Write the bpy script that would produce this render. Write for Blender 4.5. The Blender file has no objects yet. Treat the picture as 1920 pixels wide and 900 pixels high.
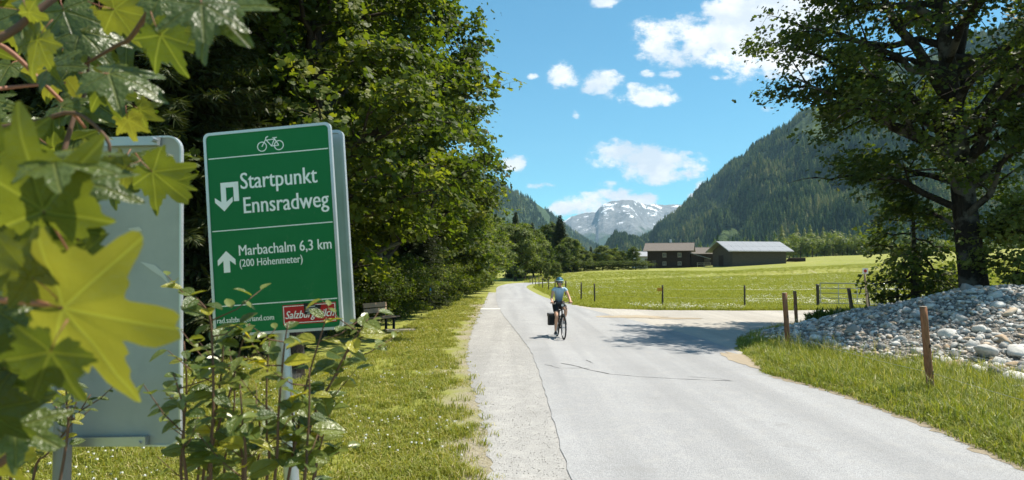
import bpy, math, random
import numpy as np
from mathutils import Vector, Matrix
scene = bpy.context.scene
C = scene.collection
PI = math.pi
random.seed(7)
rs = np.random.RandomState(11)

# ---------------------------------------------------------------- camera
F, CX, CY, HOR, HCAM = 1300.0, 960.0, 450.0, 505.0, 2.0     # pixels of the 1920 px photograph
PITCH = math.atan((HOR - CY) / F)
cam_d = bpy.data.cameras.new('camera'); cam = bpy.data.objects.new('camera', cam_d); C.objects.link(cam)
cam.location = (0, 0, HCAM); cam.rotation_euler = (PI / 2 + PITCH, 0, 0)
cam_d.sensor_width = 36; cam_d.lens = 36 * F / 1920
cam_d.clip_start = 0.05; cam_d.clip_end = 30000
cam_d.dof.use_dof = True; cam_d.dof.focus_distance = 10.0; cam_d.dof.aperture_fstop = 4.6
scene.camera = cam

# ---------------------------------------------------------------- sky, sun, exposure
ELEV, AZ = math.radians(63.5), math.atan2(.93, .30)            # sun high, right of the view and a little behind the scene
world = bpy.data.worlds.new('World'); scene.world = world; world.use_nodes = True
sun_d = bpy.data.lights.new('sun', 'SUN'); sun = bpy.data.objects.new('sun', sun_d); C.objects.link(sun)
sun_d.energy = 5.0; sun_d.angle = math.radians(.5); sun_d.color = (1, .93, .80)
SUNV = Vector((math.sin(AZ) * math.cos(ELEV), math.cos(AZ) * math.cos(ELEV), math.sin(ELEV)))
sun.rotation_euler = SUNV.to_track_quat('Z', 'Y').to_euler(); sun.location = (0, 0, 50)
scene.view_settings.view_transform = 'Standard'; scene.view_settings.look = 'None'
scene.view_settings.gamma = 1; scene.view_settings.exposure = 0.78
scene.render.engine = 'CYCLES'
scene.cycles.max_bounces = 8; scene.cycles.transmission_bounces = 6; scene.cycles.diffuse_bounces = 3
scene.cycles.transparent_max_bounces = 8; scene.cycles.volume_bounces = 0
scene.cycles.use_denoising = True
scene.cycles.sample_clamp_indirect = 6


def ray(px, py):
    x = (px - CX) / F; u = (CY - py) / F
    return Vector((x, math.cos(PITCH) - u * math.sin(PITCH), math.sin(PITCH) + u * math.cos(PITCH)))


def P(px, py, D):                      # point seen at a pixel, D metres ahead
    r = ray(px, py); return Vector((0, 0, HCAM)) + r * (D / r.y)


def G(px, py, z=0.0):                  # point on the level z seen at a pixel
    r = ray(px, py); return Vector((0, 0, HCAM)) + r * ((z - HCAM) / r.z)


# ---------------------------------------------------------------- node helpers
def new_mat(name):
    m = bpy.data.materials.new(name); m.use_nodes = True
    nt = m.node_tree; nt.nodes.clear()
    out = nt.nodes.new('ShaderNodeOutputMaterial')
    return m, nt, out


def nd(nt, t, ins=None, **kw):
    n = nt.nodes.new(t)
    for k, v in kw.items(): setattr(n, k, v)
    for k, v in (ins or {}).items():
        s = n.inputs[k]
        if hasattr(v, 'is_output') or isinstance(v, bpy.types.NodeSocket): nt.links.new(v, s)
        else: s.default_value = v
    return n


def mth(nt, op, a, b=None, c=None, clamp=False):
    n = nt.nodes.new('ShaderNodeMath'); n.operation = op; n.use_clamp = clamp
    for i, v in enumerate((a, b, c)):
        if v is None: continue
        if isinstance(v, bpy.types.NodeSocket): nt.links.new(v, n.inputs[i])
        else: n.inputs[i].default_value = v
    return n.outputs[0]


def mixc(nt, f, a, b, mode='MIX'):
    n = nt.nodes.new('ShaderNodeMix'); n.data_type = 'RGBA'; n.blend_type = mode
    for i, v in ((0, f), (6, a), (7, b)):
        if isinstance(v, bpy.types.NodeSocket): nt.links.new(v, n.inputs[i])
        else: n.inputs[i].default_value = v if i == 0 else (*v, 1)[:4]
    return n.outputs[2]


def ramp(nt, f, stops):
    n = nt.nodes.new('ShaderNodeValToRGB'); e = n.color_ramp.elements
    while len(e) < len(stops): e.new(.5)
    for el, (p, c) in zip(e, stops):
        el.position = p; el.color = (*c, 1) if len(c) == 3 else c
    nt.links.new(f, n.inputs[0]); return n.outputs[0]


def noise(nt, scale, vec=None, detail=4, rough=.55):
    n = nd(nt, 'ShaderNodeTexNoise', {'Scale': scale, 'Detail': detail, 'Roughness': rough})
    if vec is not None: nt.links.new(vec, n.inputs['Vector'])
    return n.outputs[0]


def geo_pos(nt): return nt.nodes.new('ShaderNodeNewGeometry').outputs['Position']
def obj_pos(nt): return nt.nodes.new('ShaderNodeTexCoord').outputs['Object']
def obj_rnd(nt): return nt.nodes.new('ShaderNodeObjectInfo').outputs['Random']
def attr(nt, name): return nd(nt, 'ShaderNodeAttribute', attribute_name=name).outputs['Fac']


def principled(nt, out, col, rough=.7, spec=.4, metal=0.0, bump=None, bd=.02, bs=.5):
    b = nt.nodes.new('ShaderNodeBsdfPrincipled')
    for k, v in (('Base Color', col), ('Roughness', rough), ('Specular IOR Level', spec), ('Metallic', metal)):
        if isinstance(v, bpy.types.NodeSocket): nt.links.new(v, b.inputs[k])
        else: b.inputs[k].default_value = (*v, 1) if k == 'Base Color' else v
    if bump is not None:
        bn = nd(nt, 'ShaderNodeBump', {'Height': bump, 'Distance': bd, 'Strength': bs})
        nt.links.new(bn.outputs[0], b.inputs['Normal'])
    nt.links.new(b.outputs[0], out.inputs[0]); return b


def simple(name, col, rough=.6, spec=.4, metal=0.0, var=.15, scale=6, bd=.004):
    """One painted or solid stuff with a little wear."""
    m, nt, out = new_mat(name)
    n = noise(nt, scale, obj_pos(nt), 6, .6)
    c = ramp(nt, n, [(.25, tuple(x * (1 - var) for x in col)), (.75, tuple(min(1, x * (1 + var)) for x in col))])
    r = mth(nt, 'MULTIPLY_ADD', n, .25, rough - .12)
    principled(nt, out, c, r, spec, metal, n, bd); return m


def foliage(name, stops, trans=.45, tcol=(1.28, 1.38, .35), rough=.52, spec=.28, a='rnd', inst=.25, veins=False, stand=0):
    """Leaf: colour from each face's own number, glossy skin, light passing through."""
    m, nt, out = new_mat(name)
    r = mth(nt, 'ADD', attr(nt, a), mth(nt, 'MULTIPLY_ADD', obj_rnd(nt), inst, -inst / 2), clamp=True)
    if veins: r = obj_rnd(nt)
    if stand: r = mth(nt, 'ADD', r, mth(nt, 'MULTIPLY', mth(nt, 'SUBTRACT', noise(nt, stand, geo_pos(nt), 4, .6), .5), 3.2), clamp=True)
    c = ramp(nt, r, stops); bump = None
    if veins:
        o = nd(nt, 'ShaderNodeSeparateXYZ', {0: obj_pos(nt)})
        X, Y = o.outputs[0], o.outputs[1]; d = None
        for th in veins:
            s, co = math.sin(th), math.cos(th)
            across = mth(nt, 'ABSOLUTE', mth(nt, 'SUBTRACT', mth(nt, 'MULTIPLY', X, co), mth(nt, 'MULTIPLY', Y, s)))
            along = mth(nt, 'ADD', mth(nt, 'MULTIPLY', X, s), mth(nt, 'MULTIPLY', Y, co))
            k = mth(nt, 'ADD', across, mth(nt, 'MULTIPLY', mth(nt, 'LESS_THAN', along, 0), 9))
            side = mth(nt, 'ABSOLUTE', mth(nt, 'SUBTRACT', mth(nt, 'FRACT', mth(nt, 'MULTIPLY', mth(nt, 'SUBTRACT', along, mth(nt, 'MULTIPLY', across, .9)), 9)), .5))
            k2 = mth(nt, 'ADD', mth(nt, 'ADD', mth(nt, 'MULTIPLY', side, .12), .017), mth(nt, 'MULTIPLY', across, .45))
            k = mth(nt, 'MINIMUM', k, k2)
            d = k if d is None else mth(nt, 'MINIMUM', d, k)
        v = nd(nt, 'ShaderNodeMapRange', {0: d, 1: .006, 2: .03, 3: 1, 4: 0}).outputs[0]
        n = noise(nt, 3.5, obj_pos(nt), 5, .6)
        c = mixc(nt, mth(nt, 'MULTIPLY', n, .35), c, (.10, .12, .01), 'MIX')
        c = mixc(nt, mth(nt, 'MULTIPLY', v, .30), c, (.36, .40, .10))
        bump = mth(nt, 'ADD', mth(nt, 'MULTIPLY', v, -.6), mth(nt, 'MULTIPLY', noise(nt, 9, obj_pos(nt), 2), .22))
    b = principled(nt, out, c, rough, spec, 0, bump, .03, .8)
    tc = mixc(nt, 1, c, tcol, 'MULTIPLY')
    t = nd(nt, 'ShaderNodeBsdfTranslucent', {'Color': tc})
    mx = nd(nt, 'ShaderNodeMixShader', {0: trans, 1: b.outputs[0], 2: t.outputs[0]})
    nt.links.new(mx.outputs[0], out.inputs[0]); return m


# ---------------------------------------------------------------- world: sky with drifting cumulus
def build_world():
    nt = world.node_tree; nt.nodes.clear()
    out = nt.nodes.new('ShaderNodeOutputWorld'); bg = nt.nodes.new('ShaderNodeBackground')
    nt.links.new(bg.outputs[0], out.inputs[0])
    sky = nd(nt, 'ShaderNodeTexSky', sky_type='NISHITA'); sky.sun_disc = False
    sky.sun_elevation = ELEV; sky.sun_rotation = AZ; sky.altitude = 900; sky.air_density = 1.0; sky.dust_density = .15; sky.ozone_density = 1.6
    c = mixc(nt, 1, sky.outputs[0], SKYTINT, 'MULTIPLY')
    co = nt.nodes.new('ShaderNodeTexCoord'); d = nd(nt, 'ShaderNodeSeparateXYZ', {0: co.outputs['Generated']})
    X, Y, Z = d.outputs
    yy = mth(nt, 'MAXIMUM', mth(nt, 'ABSOLUTE', Y), .12)
    u = mth(nt, 'DIVIDE', X, yy); v = mth(nt, 'DIVIDE', Z, yy)
    uv = nd(nt, 'ShaderNodeCombineXYZ', {0: u, 1: mth(nt, 'MULTIPLY', v, 1.5), 2: 0}).outputs[0]
    n1 = noise(nt, 17, uv, 12, .66); n2 = noise(nt, 2.6, nd(nt, 'ShaderNodeVectorMath', {0: co.outputs['Generated'], 1: (1, 1, 2.2)}, operation='MULTIPLY').outputs[0], 9, .6)
    val = None
    for px, py, rx, ry, w in CLOUDS:
        p = P(px, py, 1.0); u0, v0 = p.x, p.z - HCAM
        a = mth(nt, 'MULTIPLY', mth(nt, 'SUBTRACT', u, u0), F / rx); b = mth(nt, 'MULTIPLY', mth(nt, 'SUBTRACT', v, v0), F / ry)
        q = mth(nt, 'SUBTRACT', w, mth(nt, 'ADD', mth(nt, 'MULTIPLY', a, a), mth(nt, 'MULTIPLY', b, b)))
        val = q if val is None else mth(nt, 'MAXIMUM', val, q)
    # the rest of the sky carries the same scattered clouds
    rest = mth(nt, 'SUBTRACT', mth(nt, 'MULTIPLY', mth(nt, 'SUBTRACT', n2, .57), 14), mth(nt, 'MULTIPLY', mth(nt, 'MULTIPLY', nd(nt, 'ShaderNodeMapRange', {0: mth(nt, 'ABSOLUTE', u), 1: .78, 2: 1.3, 3: 1, 4: 0}).outputs[0], nd(nt, 'ShaderNodeMapRange', {0: Y, 1: .2, 2: .5, 3: 0, 4: 1}).outputs[0]), 9))
    val = mth(nt, 'MAXIMUM', mth(nt, 'MAXIMUM', val, -2.5), rest)
    inview = mth(nt, 'MULTIPLY', mth(nt, 'LESS_THAN', mth(nt, 'ABSOLUTE', u), .9), mth(nt, 'GREATER_THAN', Y, .3))
    dens = mth(nt, 'ADD', mth(nt, 'MULTIPLY', val, 1.25), mth(nt, 'MULTIPLY', mth(nt, 'MULTIPLY', mth(nt, 'SUBTRACT', n1, .50), 8.5), inview))
    fac = nd(nt, 'ShaderNodeMapRange', {0: dens, 1: -.5, 2: 1.1, 3: 0, 4: 1}, interpolation_type='SMOOTHSTEP').outputs[0]
    fac = mth(nt, 'MULTIPLY', fac, mth(nt, 'GREATER_THAN', Z, 0))
    sh = noise(nt, 11, nd(nt, 'ShaderNodeVectorMath', {0: uv, 1: (.03, .05, 0)}, operation='ADD').outputs[0], 6, .6)
    cc = mixc(nt, nd(nt, 'ShaderNodeMapRange', {0: sh, 1: .40, 2: .60, 3: 0, 4: 1}).outputs[0], (6.6, 7.2, 7.9), (9.6, 9.6, 9.5))
    fin = mixc(nt, fac, c, cc)
    nt.links.new(fin, bg.inputs[0]); bg.inputs[1].default_value = SKYSTR


HAZE = .000062
SKYTINT = (.60, 1.20, 1.20); SKYSTR = .078
CLOUDS = [(1290, 78, 95, 42, 1), (1235, 72, 50, 38, 1), (1370, 95, 60, 38, .9), (1440, 55, 90, 75, 1.3), (1500, 10, 90, 60, 1.2), (1415, 55, 85, 62, 1.9), (1475, 105, 60, 45, 1.4), (1228, 180, 52, 19, 1.1),
          (1195, 165, 20, 12, .8), (1062, 140, 38, 30, 1), (1122, 155, 38, 26, .9), (1000, 143, 14, 7, .6), (1080, 212, 11, 13, .5),
          (1130, 4, 34, 14, .8), (1155, 298, 44, 30, 1), (1225, 310, 85, 30, 1.1), (1285, 325, 30, 16, .9), (1283, 287, 20, 7, .6),
          (1143, 344, 26, 10, .9), (965, 305, 27, 17, 1), (1012, 348, 28, 8, .6), (1120, 383, 60, 22, 1), (1150, 368, 40, 20, 1), (1200, 374, 50, 14, .9),
          (1052, 393, 26, 16, .9), (1302, 368, 18, 6, .6), (1316, 350, 14, 14, .6), (1213, 140, 16, 9, .5), (1262, 140, 25, 8, .5), (1350, 145, 25, 8, .3), (1440, 205, 14, 7, .7)]
build_world()

# ---------------------------------------------------------------- mesh helpers
class MB:
    """Collects shapes; build() links them as ONE mesh object."""
    def __init__(s): s.v = []; s.f = []; s.a = []; s.n = 0

    def add(s, V, faces, rnd=None):
        V = np.asarray(V, float).reshape(-1, 3)
        if isinstance(faces, np.ndarray): s.f.append((faces + s.n).astype(np.int32)); k = len(faces)
        else:
            by = {}
            for f in faces: by.setdefault(len(f), []).append(f)
            for q in by.values(): s.f.append(np.array(q, np.int32) + s.n)
            k = len(faces)
        s.v.append(V); s.n += len(V)
        s.a.append(np.full(k, .5) if rnd is None else np.broadcast_to(np.asarray(rnd, float), (k,)))
        return s

    def mesh(s, name, mat, origin=(0, 0, 0), smooth=False):
        V = np.concatenate(s.v) - np.array(origin)
        flat = np.concatenate([f.ravel() for f in s.f]); sizes = np.concatenate([np.full(len(f), f.shape[1]) for f in s.f])
        me = bpy.data.meshes.new(name)
        me.vertices.add(len(V)); me.vertices.foreach_set('co', V.ravel().astype(np.float32))
        me.loops.add(len(flat)); me.loops.foreach_set('vertex_index', flat)
        me.polygons.add(len(sizes)); me.polygons.foreach_set('loop_start', np.concatenate([[0], np.cumsum(sizes)[:-1]]).astype(np.int32))
        me.update(calc_edges=True)
        me.polygons.foreach_set('use_smooth', np.full(len(sizes), bool(smooth)))
        at = me.attributes.new('rnd', 'FLOAT', 'FACE'); at.data.foreach_set('value', np.concatenate(s.a).astype(np.float32))
        if mat: me.materials.append(mat)
        return me

    def build(s, name, mat, parent=None, origin=(0, 0, 0), smooth=False):
        o = bpy.data.objects.new(name, s.mesh(name, mat, origin, smooth)); C.objects.link(o)
        if parent is not None: o.parent = parent
        return o

    def tube(s, path, rad, n=6, cap=True, rnd=None):
        P_ = np.asarray(path, float); m = len(P_); r = np.broadcast_to(np.asarray(rad, float), (m,))
        T = np.gradient(P_, axis=0); T /= np.linalg.norm(T, axis=1)[:, None] + 1e-12
        ref = np.array([0, 0, 1.]) if abs(T[:, 2]).mean() < .8 else np.array([1., 0, 0])
        A = np.cross(T, ref); A /= np.linalg.norm(A, axis=1)[:, None] + 1e-12; B = np.cross(T, A)
        th = np.arange(n) * 2 * PI / n
        V = P_[:, None] + r[:, None, None] * (np.cos(th)[None, :, None] * A[:, None] + np.sin(th)[None, :, None] * B[:, None])
        i = np.arange(m - 1)[:, None] * n; j = np.arange(n)[None, :]; k = (j + 1) % n
        s.add(V, np.stack([i + j, i + k, i + n + k, i + n + j], -1).reshape(-1, 4), rnd)
        if cap:
            s.f.append(np.array([list(range(n))[::-1], list(range((m - 1) * n, m * n))], np.int32) + s.n - m * n); s.a.append(np.full(2, .5))
        return s

    def box(s, c, size, R=None, rnd=None):
        h = np.array(size) / 2.
        V = np.array([[x, y, z] for x in (-1, 1) for y in (-1, 1) for z in (-1, 1)]) * h
        if R is not None: V = V @ np.array(R).T
        return s.add(V + np.array(c), np.array([[0, 1, 3, 2], [4, 6, 7, 5], [0, 4, 5, 1], [2, 3, 7, 6], [0, 2, 6, 4], [1, 5, 7, 3]]), rnd)

    def beam(s, a, b, w, h, up=(0, 0, 1)):
        a = np.array(a, float); b = np.array(b, float); x = b - a; L = np.linalg.norm(x); x /= L
        y = np.cross(np.array(up, float), x); y /= np.linalg.norm(y); z = np.cross(x, y)
        return s.box((a + b) / 2, (L, w, h), np.stack([x, y, z], 1))

    def prism(s, pts2, fr, d0, d1):
        """Outline pts2 (x, y) in frame fr = (origin, X, Y, Z), from depth d0 to d1 along Z."""
        o, X, Y, Z = [np.array(q, float) for q in fr]; n = len(pts2)
        V = [o + X * x + Y * y + Z * d for d in (d0, d1) for x, y in pts2]
        return s.add(V, [list(range(n))[::-1], [n + i for i in range(n)]] + [[i, (i + 1) % n, n + (i + 1) % n, n + i] for i in range(n)])

    def ball(s, c, r, nu=12, nv=8, R=None, half=False):
        r = np.broadcast_to(np.asarray(r, float), (3,)); V = []
        for i in range(nv + 1):
            ph = (PI / 2 if half else PI) * i / nv
            for j in range(nu):
                t = 2 * PI * j / nu; V.append((math.sin(ph) * math.cos(t), math.sin(ph) * math.sin(t), math.cos(ph)))
        V = np.array(V) * r
        if R is not None: V = V @ np.array(R).T
        return s.add(V + np.array(c), [[i * nu + j, (i + 1) * nu + j, (i + 1) * nu + (j + 1) % nu, i * nu + (j + 1) % nu] for i in range(nv) for j in range(nu)])


def rotmats(z, y):
    """Frames whose third axis is z and second axis near y (arrays N x 3)."""
    z = z / (np.linalg.norm(z, axis=1)[:, None] + 1e-9)
    y = y - (y * z).sum(1)[:, None] * z; y /= np.linalg.norm(y, axis=1)[:, None] + 1e-9
    return np.stack([np.cross(y, z), y, z], 2)


def scatter(mb, V, polys, pos, R, scale, rnd):
    N = len(pos); V = np.asarray(V, float); k = len(V)
    sc = np.asarray(scale, float).reshape(N, 1, 1)
    W = np.einsum('nij,kj->nki', R, V) * sc + pos[:, None]
    base = mb.n; mb.v.append(W.reshape(-1, 3)); mb.n += N * k
    for p in polys:
        mb.f.append((np.array(p)[None] + (np.arange(N) * k)[:, None] + base).astype(np.int32)); mb.a.append(np.asarray(rnd, float))


def tag(o, label=None, cat=None, group=None, kind=None):
    for k, v in (('label', label), ('category', cat), ('group', group), ('kind', kind)):
        if v: o[k] = v
    return o


def empty(name, loc, label, cat, group=None, rz=0.0):
    o = bpy.data.objects.new(name, None); C.objects.link(o); o.location = loc; o.rotation_euler = (0, 0, rz); o.empty_display_size = .1
    return tag(o, label, cat, group)


def link(name, mesh, parent=None, loc=(0, 0, 0), rot=(0, 0, 0), sc=None):
    o = bpy.data.objects.new(name, mesh); C.objects.link(o); o.location = loc; o.rotation_euler = rot
    if sc is not None: o.scale = sc if hasattr(sc, '__len__') else (sc,) * 3
    if parent is not None: o.parent = parent
    return o


def smooth(x, a, b):
    t = np.clip((np.asarray(x, float) - a) / (b - a), 0, 1); return t * t * (3 - 2 * t)


def vnoise(x, y, s=0):
    """Cheap smooth value noise."""
    x = np.asarray(x, float); y = np.asarray(y, float); xi = np.floor(x); yi = np.floor(y); fx = x - xi; fy = y - yi
    def h(a, b):
        t = np.sin(a * 127.1 + b * 311.7 + s * 74.7) * 43758.5453; return t - np.floor(t)
    fx = fx * fx * (3 - 2 * fx); fy = fy * fy * (3 - 2 * fy)
    return (h(xi, yi) * (1 - fx) + h(xi + 1, yi) * fx) * (1 - fy) + (h(xi, yi + 1) * (1 - fx) + h(xi + 1, yi + 1) * fx) * fy


def fbm(x, y, o=4, s=0):
    r = 0; a = .5
    for i in range(o): r = r + a * vnoise(x, y, s + i); x = x * 2.03; y = y * 2.03; a *= .5
    return r


# ---------------------------------------------------------------- ground
CL = np.array([(3, -8), (3, 10), (2.9, 16), (2.3, 24), (1.4, 34), (.9, 47), (.4, 60), (.1, 75), (.7, 88), (2.8, 99), (7, 106), (12, 109.5), (25, 113), (60, 118)], float)


def road_dist(x, y):
    x = np.asarray(x, float); y = np.asarray(y, float); d = np.full(np.broadcast(x, y).shape, 1e9)
    for a, b in zip(CL[:-1], CL[1:]):
        e = b - a; t = np.clip(((x - a[0]) * e[0] + (y - a[1]) * e[1]) / (e @ e), 0, 1)
        d = np.minimum(d, np.hypot(x - a[0] - t * e[0], y - a[1] - t * e[1]))
    return d


def gz(x, y):
    x = np.asarray(x, float); y = np.asarray(y, float)
    rd = road_dist(x, y); m = smooth(rd, 2.6, 8)
    z = np.clip((x - 1) / 88, 0, 1.5) * 5.0 * np.clip((y - 37) / 130, 0, 1) ** 1.15 * m
    z = z + 1.0 * smooth(y, 112, 150) * (1 - smooth(x, 15, 45)) * m
    z = z + .35 * (fbm(x / 14, y / 14, 3, 5) - .45) * smooth(y, 38, 55) * m * (x > 0)
    z = z + .12 * (fbm(x / 1.6, y / 1.6, 3, 9) - .45) * smooth(-x, .9, 3) * smooth(rd, 3.6, 5)
    z = z + .10 * (fbm(x / 1.2, y / 1.2, 2, 3) - .4) * smooth(x, 5.9, 7) * (1 - smooth(y, 16, 19)) * smooth(rd, 2.9, 4)
    return z


def build_ground():
    a = np.linspace(-1, 1, 321); xs = np.sinh(a * 6.6) / np.sinh(6.6) * 4200
    b = np.linspace(0, 1, 330); ys = -40 + np.sinh(b * 5.6) / np.sinh(5.6) * 7500
    X, Y = np.meshgrid(xs, ys); Z = gz(X, Y)
    V = np.stack([X, Y, Z], -1).reshape(-1, 3); nx, ny = len(xs), len(ys)
    i = np.arange(ny - 1)[:, None] * nx + np.arange(nx - 1)[None]
    mb = MB(); mb.add(V, np.stack([i, i + 1, i + nx + 1, i + nx], -1).reshape(-1, 4))
    m, nt, out = new_mat('turf_ground'); p = geo_pos(nt)
    big = noise(nt, .06, p, 5, .6); mid = noise(nt, .9, p, 5, .6); fine = noise(nt, 22, p, 6, .7)
    g = ramp(nt, big, [(.3, (.22, .24, .045)), (.5, (.27, .285, .055)), (.7, (.34, .33, .085))])
    g = mixc(nt, nd(nt, 'ShaderNodeMapRange', {0: fine, 1: .35, 2: .7, 3: 0, 4: .6}).outputs[0], g, (.13, .13, .04))
    # straw and bare earth show where the sward is thin
    bare = nd(nt, 'ShaderNodeMapRange', {0: mid, 1: .56, 2: .66, 3: 0, 4: .8}).outputs[0]
    g = mixc(nt, mth(nt, 'MULTIPLY', bare, .7), g, (.38, .33, .22))
    sx = nd(nt, 'ShaderNodeSeparateXYZ', {0: p}); rel = mth(nt, 'ADD', mth(nt, 'ADD', sx.outputs[0], mth(nt, 'MULTIPLY', sx.outputs[1], .05)), mth(nt, 'MULTIPLY', mth(nt, 'SUBTRACT', mid, .5), 2.2))
    worn = nd(nt, 'ShaderNodeMapRange', {0: rel, 1: -.75, 2: -.1, 3: 0, 4: 1}).outputs[0]; worn = mth(nt, 'MULTIPLY', worn, mth(nt, 'MULTIPLY', mth(nt, 'LESS_THAN', sx.outputs[1], 40), mth(nt, 'LESS_THAN', sx.outputs[0], 3)))
    g = mixc(nt, mth(nt, 'MULTIPLY', worn, .85), g, ramp(nt, fine, [(.35, (.20, .16, .11)), (.65, (.40, .36, .29))]))
    principled(nt, out, g, .9, .15, 0, fine, .04, .7)
    o = mb.build('ground', m, smooth=True); tag(o, kind='structure'); return o


build_ground()


def jag(pts, amp, step=.5, seed=0):
    r = np.random.RandomState(seed); o = []
    for a, b in zip(pts[:-1], pts[1:]):
        a = np.array(a[:2], float); b = np.array(b[:2], float); L = np.linalg.norm(b - a); k = max(1, int(L / step))
        nrm = np.array([-(b - a)[1], (b - a)[0]]) / (L + 1e-9)
        for i in range(k): o.append(a + (b - a) * i / k + nrm * r.uniform(-amp, amp))
    o.append(np.array(pts[-1][:2], float)); return o


def spline(pts, k=6):
    p = [np.array(q[:2], float) for q in pts]; p = [2 * p[0] - p[1]] + p + [2 * p[-1] - p[-2]]; o = []
    for i in range(1, len(p) - 2):
        for j in range(k):
            t = j / k
            o.append(.5 * ((2 * p[i]) + (-p[i - 1] + p[i + 1]) * t + (2 * p[i - 1] - 5 * p[i] + 4 * p[i + 1] - p[i + 2]) * t * t + (-p[i - 1] + 3 * p[i] - 3 * p[i + 1] + p[i + 2]) * t ** 3))
    o.append(p[-2]); return o


def sheet(name, outline, z, mat, parent=None):
    import bmesh
    bm = bmesh.new(); vs = [bm.verts.new((p[0], p[1], z)) for p in outline]
    f = bm.faces.new(vs); f.normal_update()
    if f.normal.z < 0: f.normal_flip()
    bmesh.ops.triangulate(bm, faces=[f]); me = bpy.data.meshes.new(name); bm.to_mesh(me); bm.free()
    me.materials.append(mat); o = link(name, me, parent)
    if parent is None: tag(o, kind='structure')
    return o


ROAD_L = spline([(.62, -8), (.58, 3), (.56, 6.6), (.54, 8.8), (.49, 15.8), (.24, 20.8), (-.1, 26), (-.5, 32.5), (-.95, 43), (-1.2, 53), (-1.5, 66), (-1.65, 76), (-1.2, 88), (.3, 99), (4, 106.5), (12, 111), (30, 115.5)])
ROAD_R = spline([(5.0, -8), (5.0, 3), (5.12, 7.1), (5.3, 8.8), (5.25, 10.8), (4.85, 13.3), (5.2, 15.5), (5.5, 19), (5.0, 25), (4.4, 30), (3.9, 34), (3.35, 39), (2.5, 47), (1.9, 60), (1.6, 75), (2.0, 86), (3.4, 96), (7.2, 103.5), (13, 107), (30, 111)])
SH_L = spline([(0.1, -8), (-.05, 3), (-.2, 6.6), (-.42, 9.5), (-.95, 14.9), (-1.2, 19.3), (-1.38, 26), (-1.5, 32.5), (-1.75, 47), (-2.0, 60)])


def asphalt(name, base, dust, amt):
    m, nt, out = new_mat(name); p = geo_pos(nt)
    big = noise(nt, .35, p, 5, .6); grit = nd(nt, 'ShaderNodeTexVoronoi', {'Scale': 85}); nt.links.new(p, grit.inputs['Vector'])
    fine = noise(nt, 160, p, 3, .7); mid = noise(nt, 3.2, p, 6, .65)
    tone = mth(nt, 'MULTIPLY_ADD', big, .35, .82)
    spk = mth(nt, 'MULTIPLY_ADD', nd(nt, 'ShaderNodeSeparateColor', {0: grit.outputs['Color']}).outputs[0], .36, .79)
    c = mixc(nt, 1, base, nd(nt, 'ShaderNodeCombineColor', {0: mth(nt, 'MULTIPLY', tone, spk), 1: mth(nt, 'MULTIPLY', tone, spk), 2: mth(nt, 'MULTIPLY', tone, spk)}).outputs[0], 'MULTIPLY')
    c = mixc(nt, nd(nt, 'ShaderNodeMapRange', {0: mid, 1: .5, 2: .72, 3: 0, 4: amt}).outputs[0], c, dust)
    c = mixc(nt, nd(nt, 'ShaderNodeMapRange', {0: fine, 1: .66, 2: .8, 3: 0, 4: .35}).outputs[0], c, (.12, .12, .115))
    tr = noise(nt, 1.0, nd(nt, 'ShaderNodeMapping', {0: p, 'Scale': (1.3, .05, 1)}).outputs[0], 3, .5)
    c = mixc(nt, nd(nt, 'ShaderNodeMapRange', {0: tr, 1: .42, 2: .62, 3: 0, 4: .42}).outputs[0], c, tuple(x * .62 for x in base))
    st = noise(nt, .8, p, 8, .7); c = mixc(nt, nd(nt, 'ShaderNodeMapRange', {0: st, 1: .58, 2: .66, 3: 0, 4: .35}).outputs[0], c, tuple(x * .55 for x in base))
    principled(nt, out, c, .88, .25, 0, mth(nt, 'ADD', grit.outputs['Distance'], fine), .006, .8); return m


M_road = asphalt('worn_asphalt', (.345, .345, .35), (.42, .405, .385), .45)
M_side = asphalt('dusty_track', (.43, .40, .355), (.49, .45, .39), .9)
M_shoulder = asphalt('gravel_shoulder', (.35, .34, .325), (.44, .425, .40), .9)
near_r = [q for q in ROAD_R if q[1] <= 15.6]
sheet('gravel_shoulder', jag(SH_L, .05, .12, 3) + [(1.0, 60), (1.0, -8)], .005, M_shoulder)
side = jag([(4.2, 12.6)] + spline([(4.75, 13.2), (5.15, 15), (5.6, 17.2), (6.3, 19.6), (7.7, 22), (10, 24.6), (12.6, 27.2), (17, 29.5), (26, 31), (60, 32)], 5), .10, .3, 4)
side += jag([(60, 36.5), (30, 35.3), (16, 34.0), (11, 33.6), (7, 33.9), (4.2, 36.2), (3.0, 41)], .14, .4, 5) + [(1.5, 38), (1.5, 14)]
sheet('side_road', side, .010, M_side)
sheet('road', jag(ROAD_L, .018, .3, 1) + jag(ROAD_R, .03, .3, 2)[::-1], .015, M_road)
M_crack = simple('crack_tar', (.10, .10, .10), .9, .1)
M_sand = asphalt('washed_sand', (.40, .33, .24), (.50, .43, .33), .6)


def strip(px, w, z, name, mat, seed):
    pts = jag([G(*q, z) for q in px], .015, .12, seed); r = np.random.RandomState(seed); L = []; R = []
    for i, p in enumerate(pts):
        a = pts[max(0, i - 1)]; b = pts[min(len(pts) - 1, i + 1)]; t = (b - a) / (np.linalg.norm(b - a) + 1e-9); n = np.array([-t[1], t[0]])
        ww = w * r.uniform(.3, 1) / 2; L.append(p + n * ww); R.append(p - n * ww)
    return sheet(name, L + R[::-1], z, mat)


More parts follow.
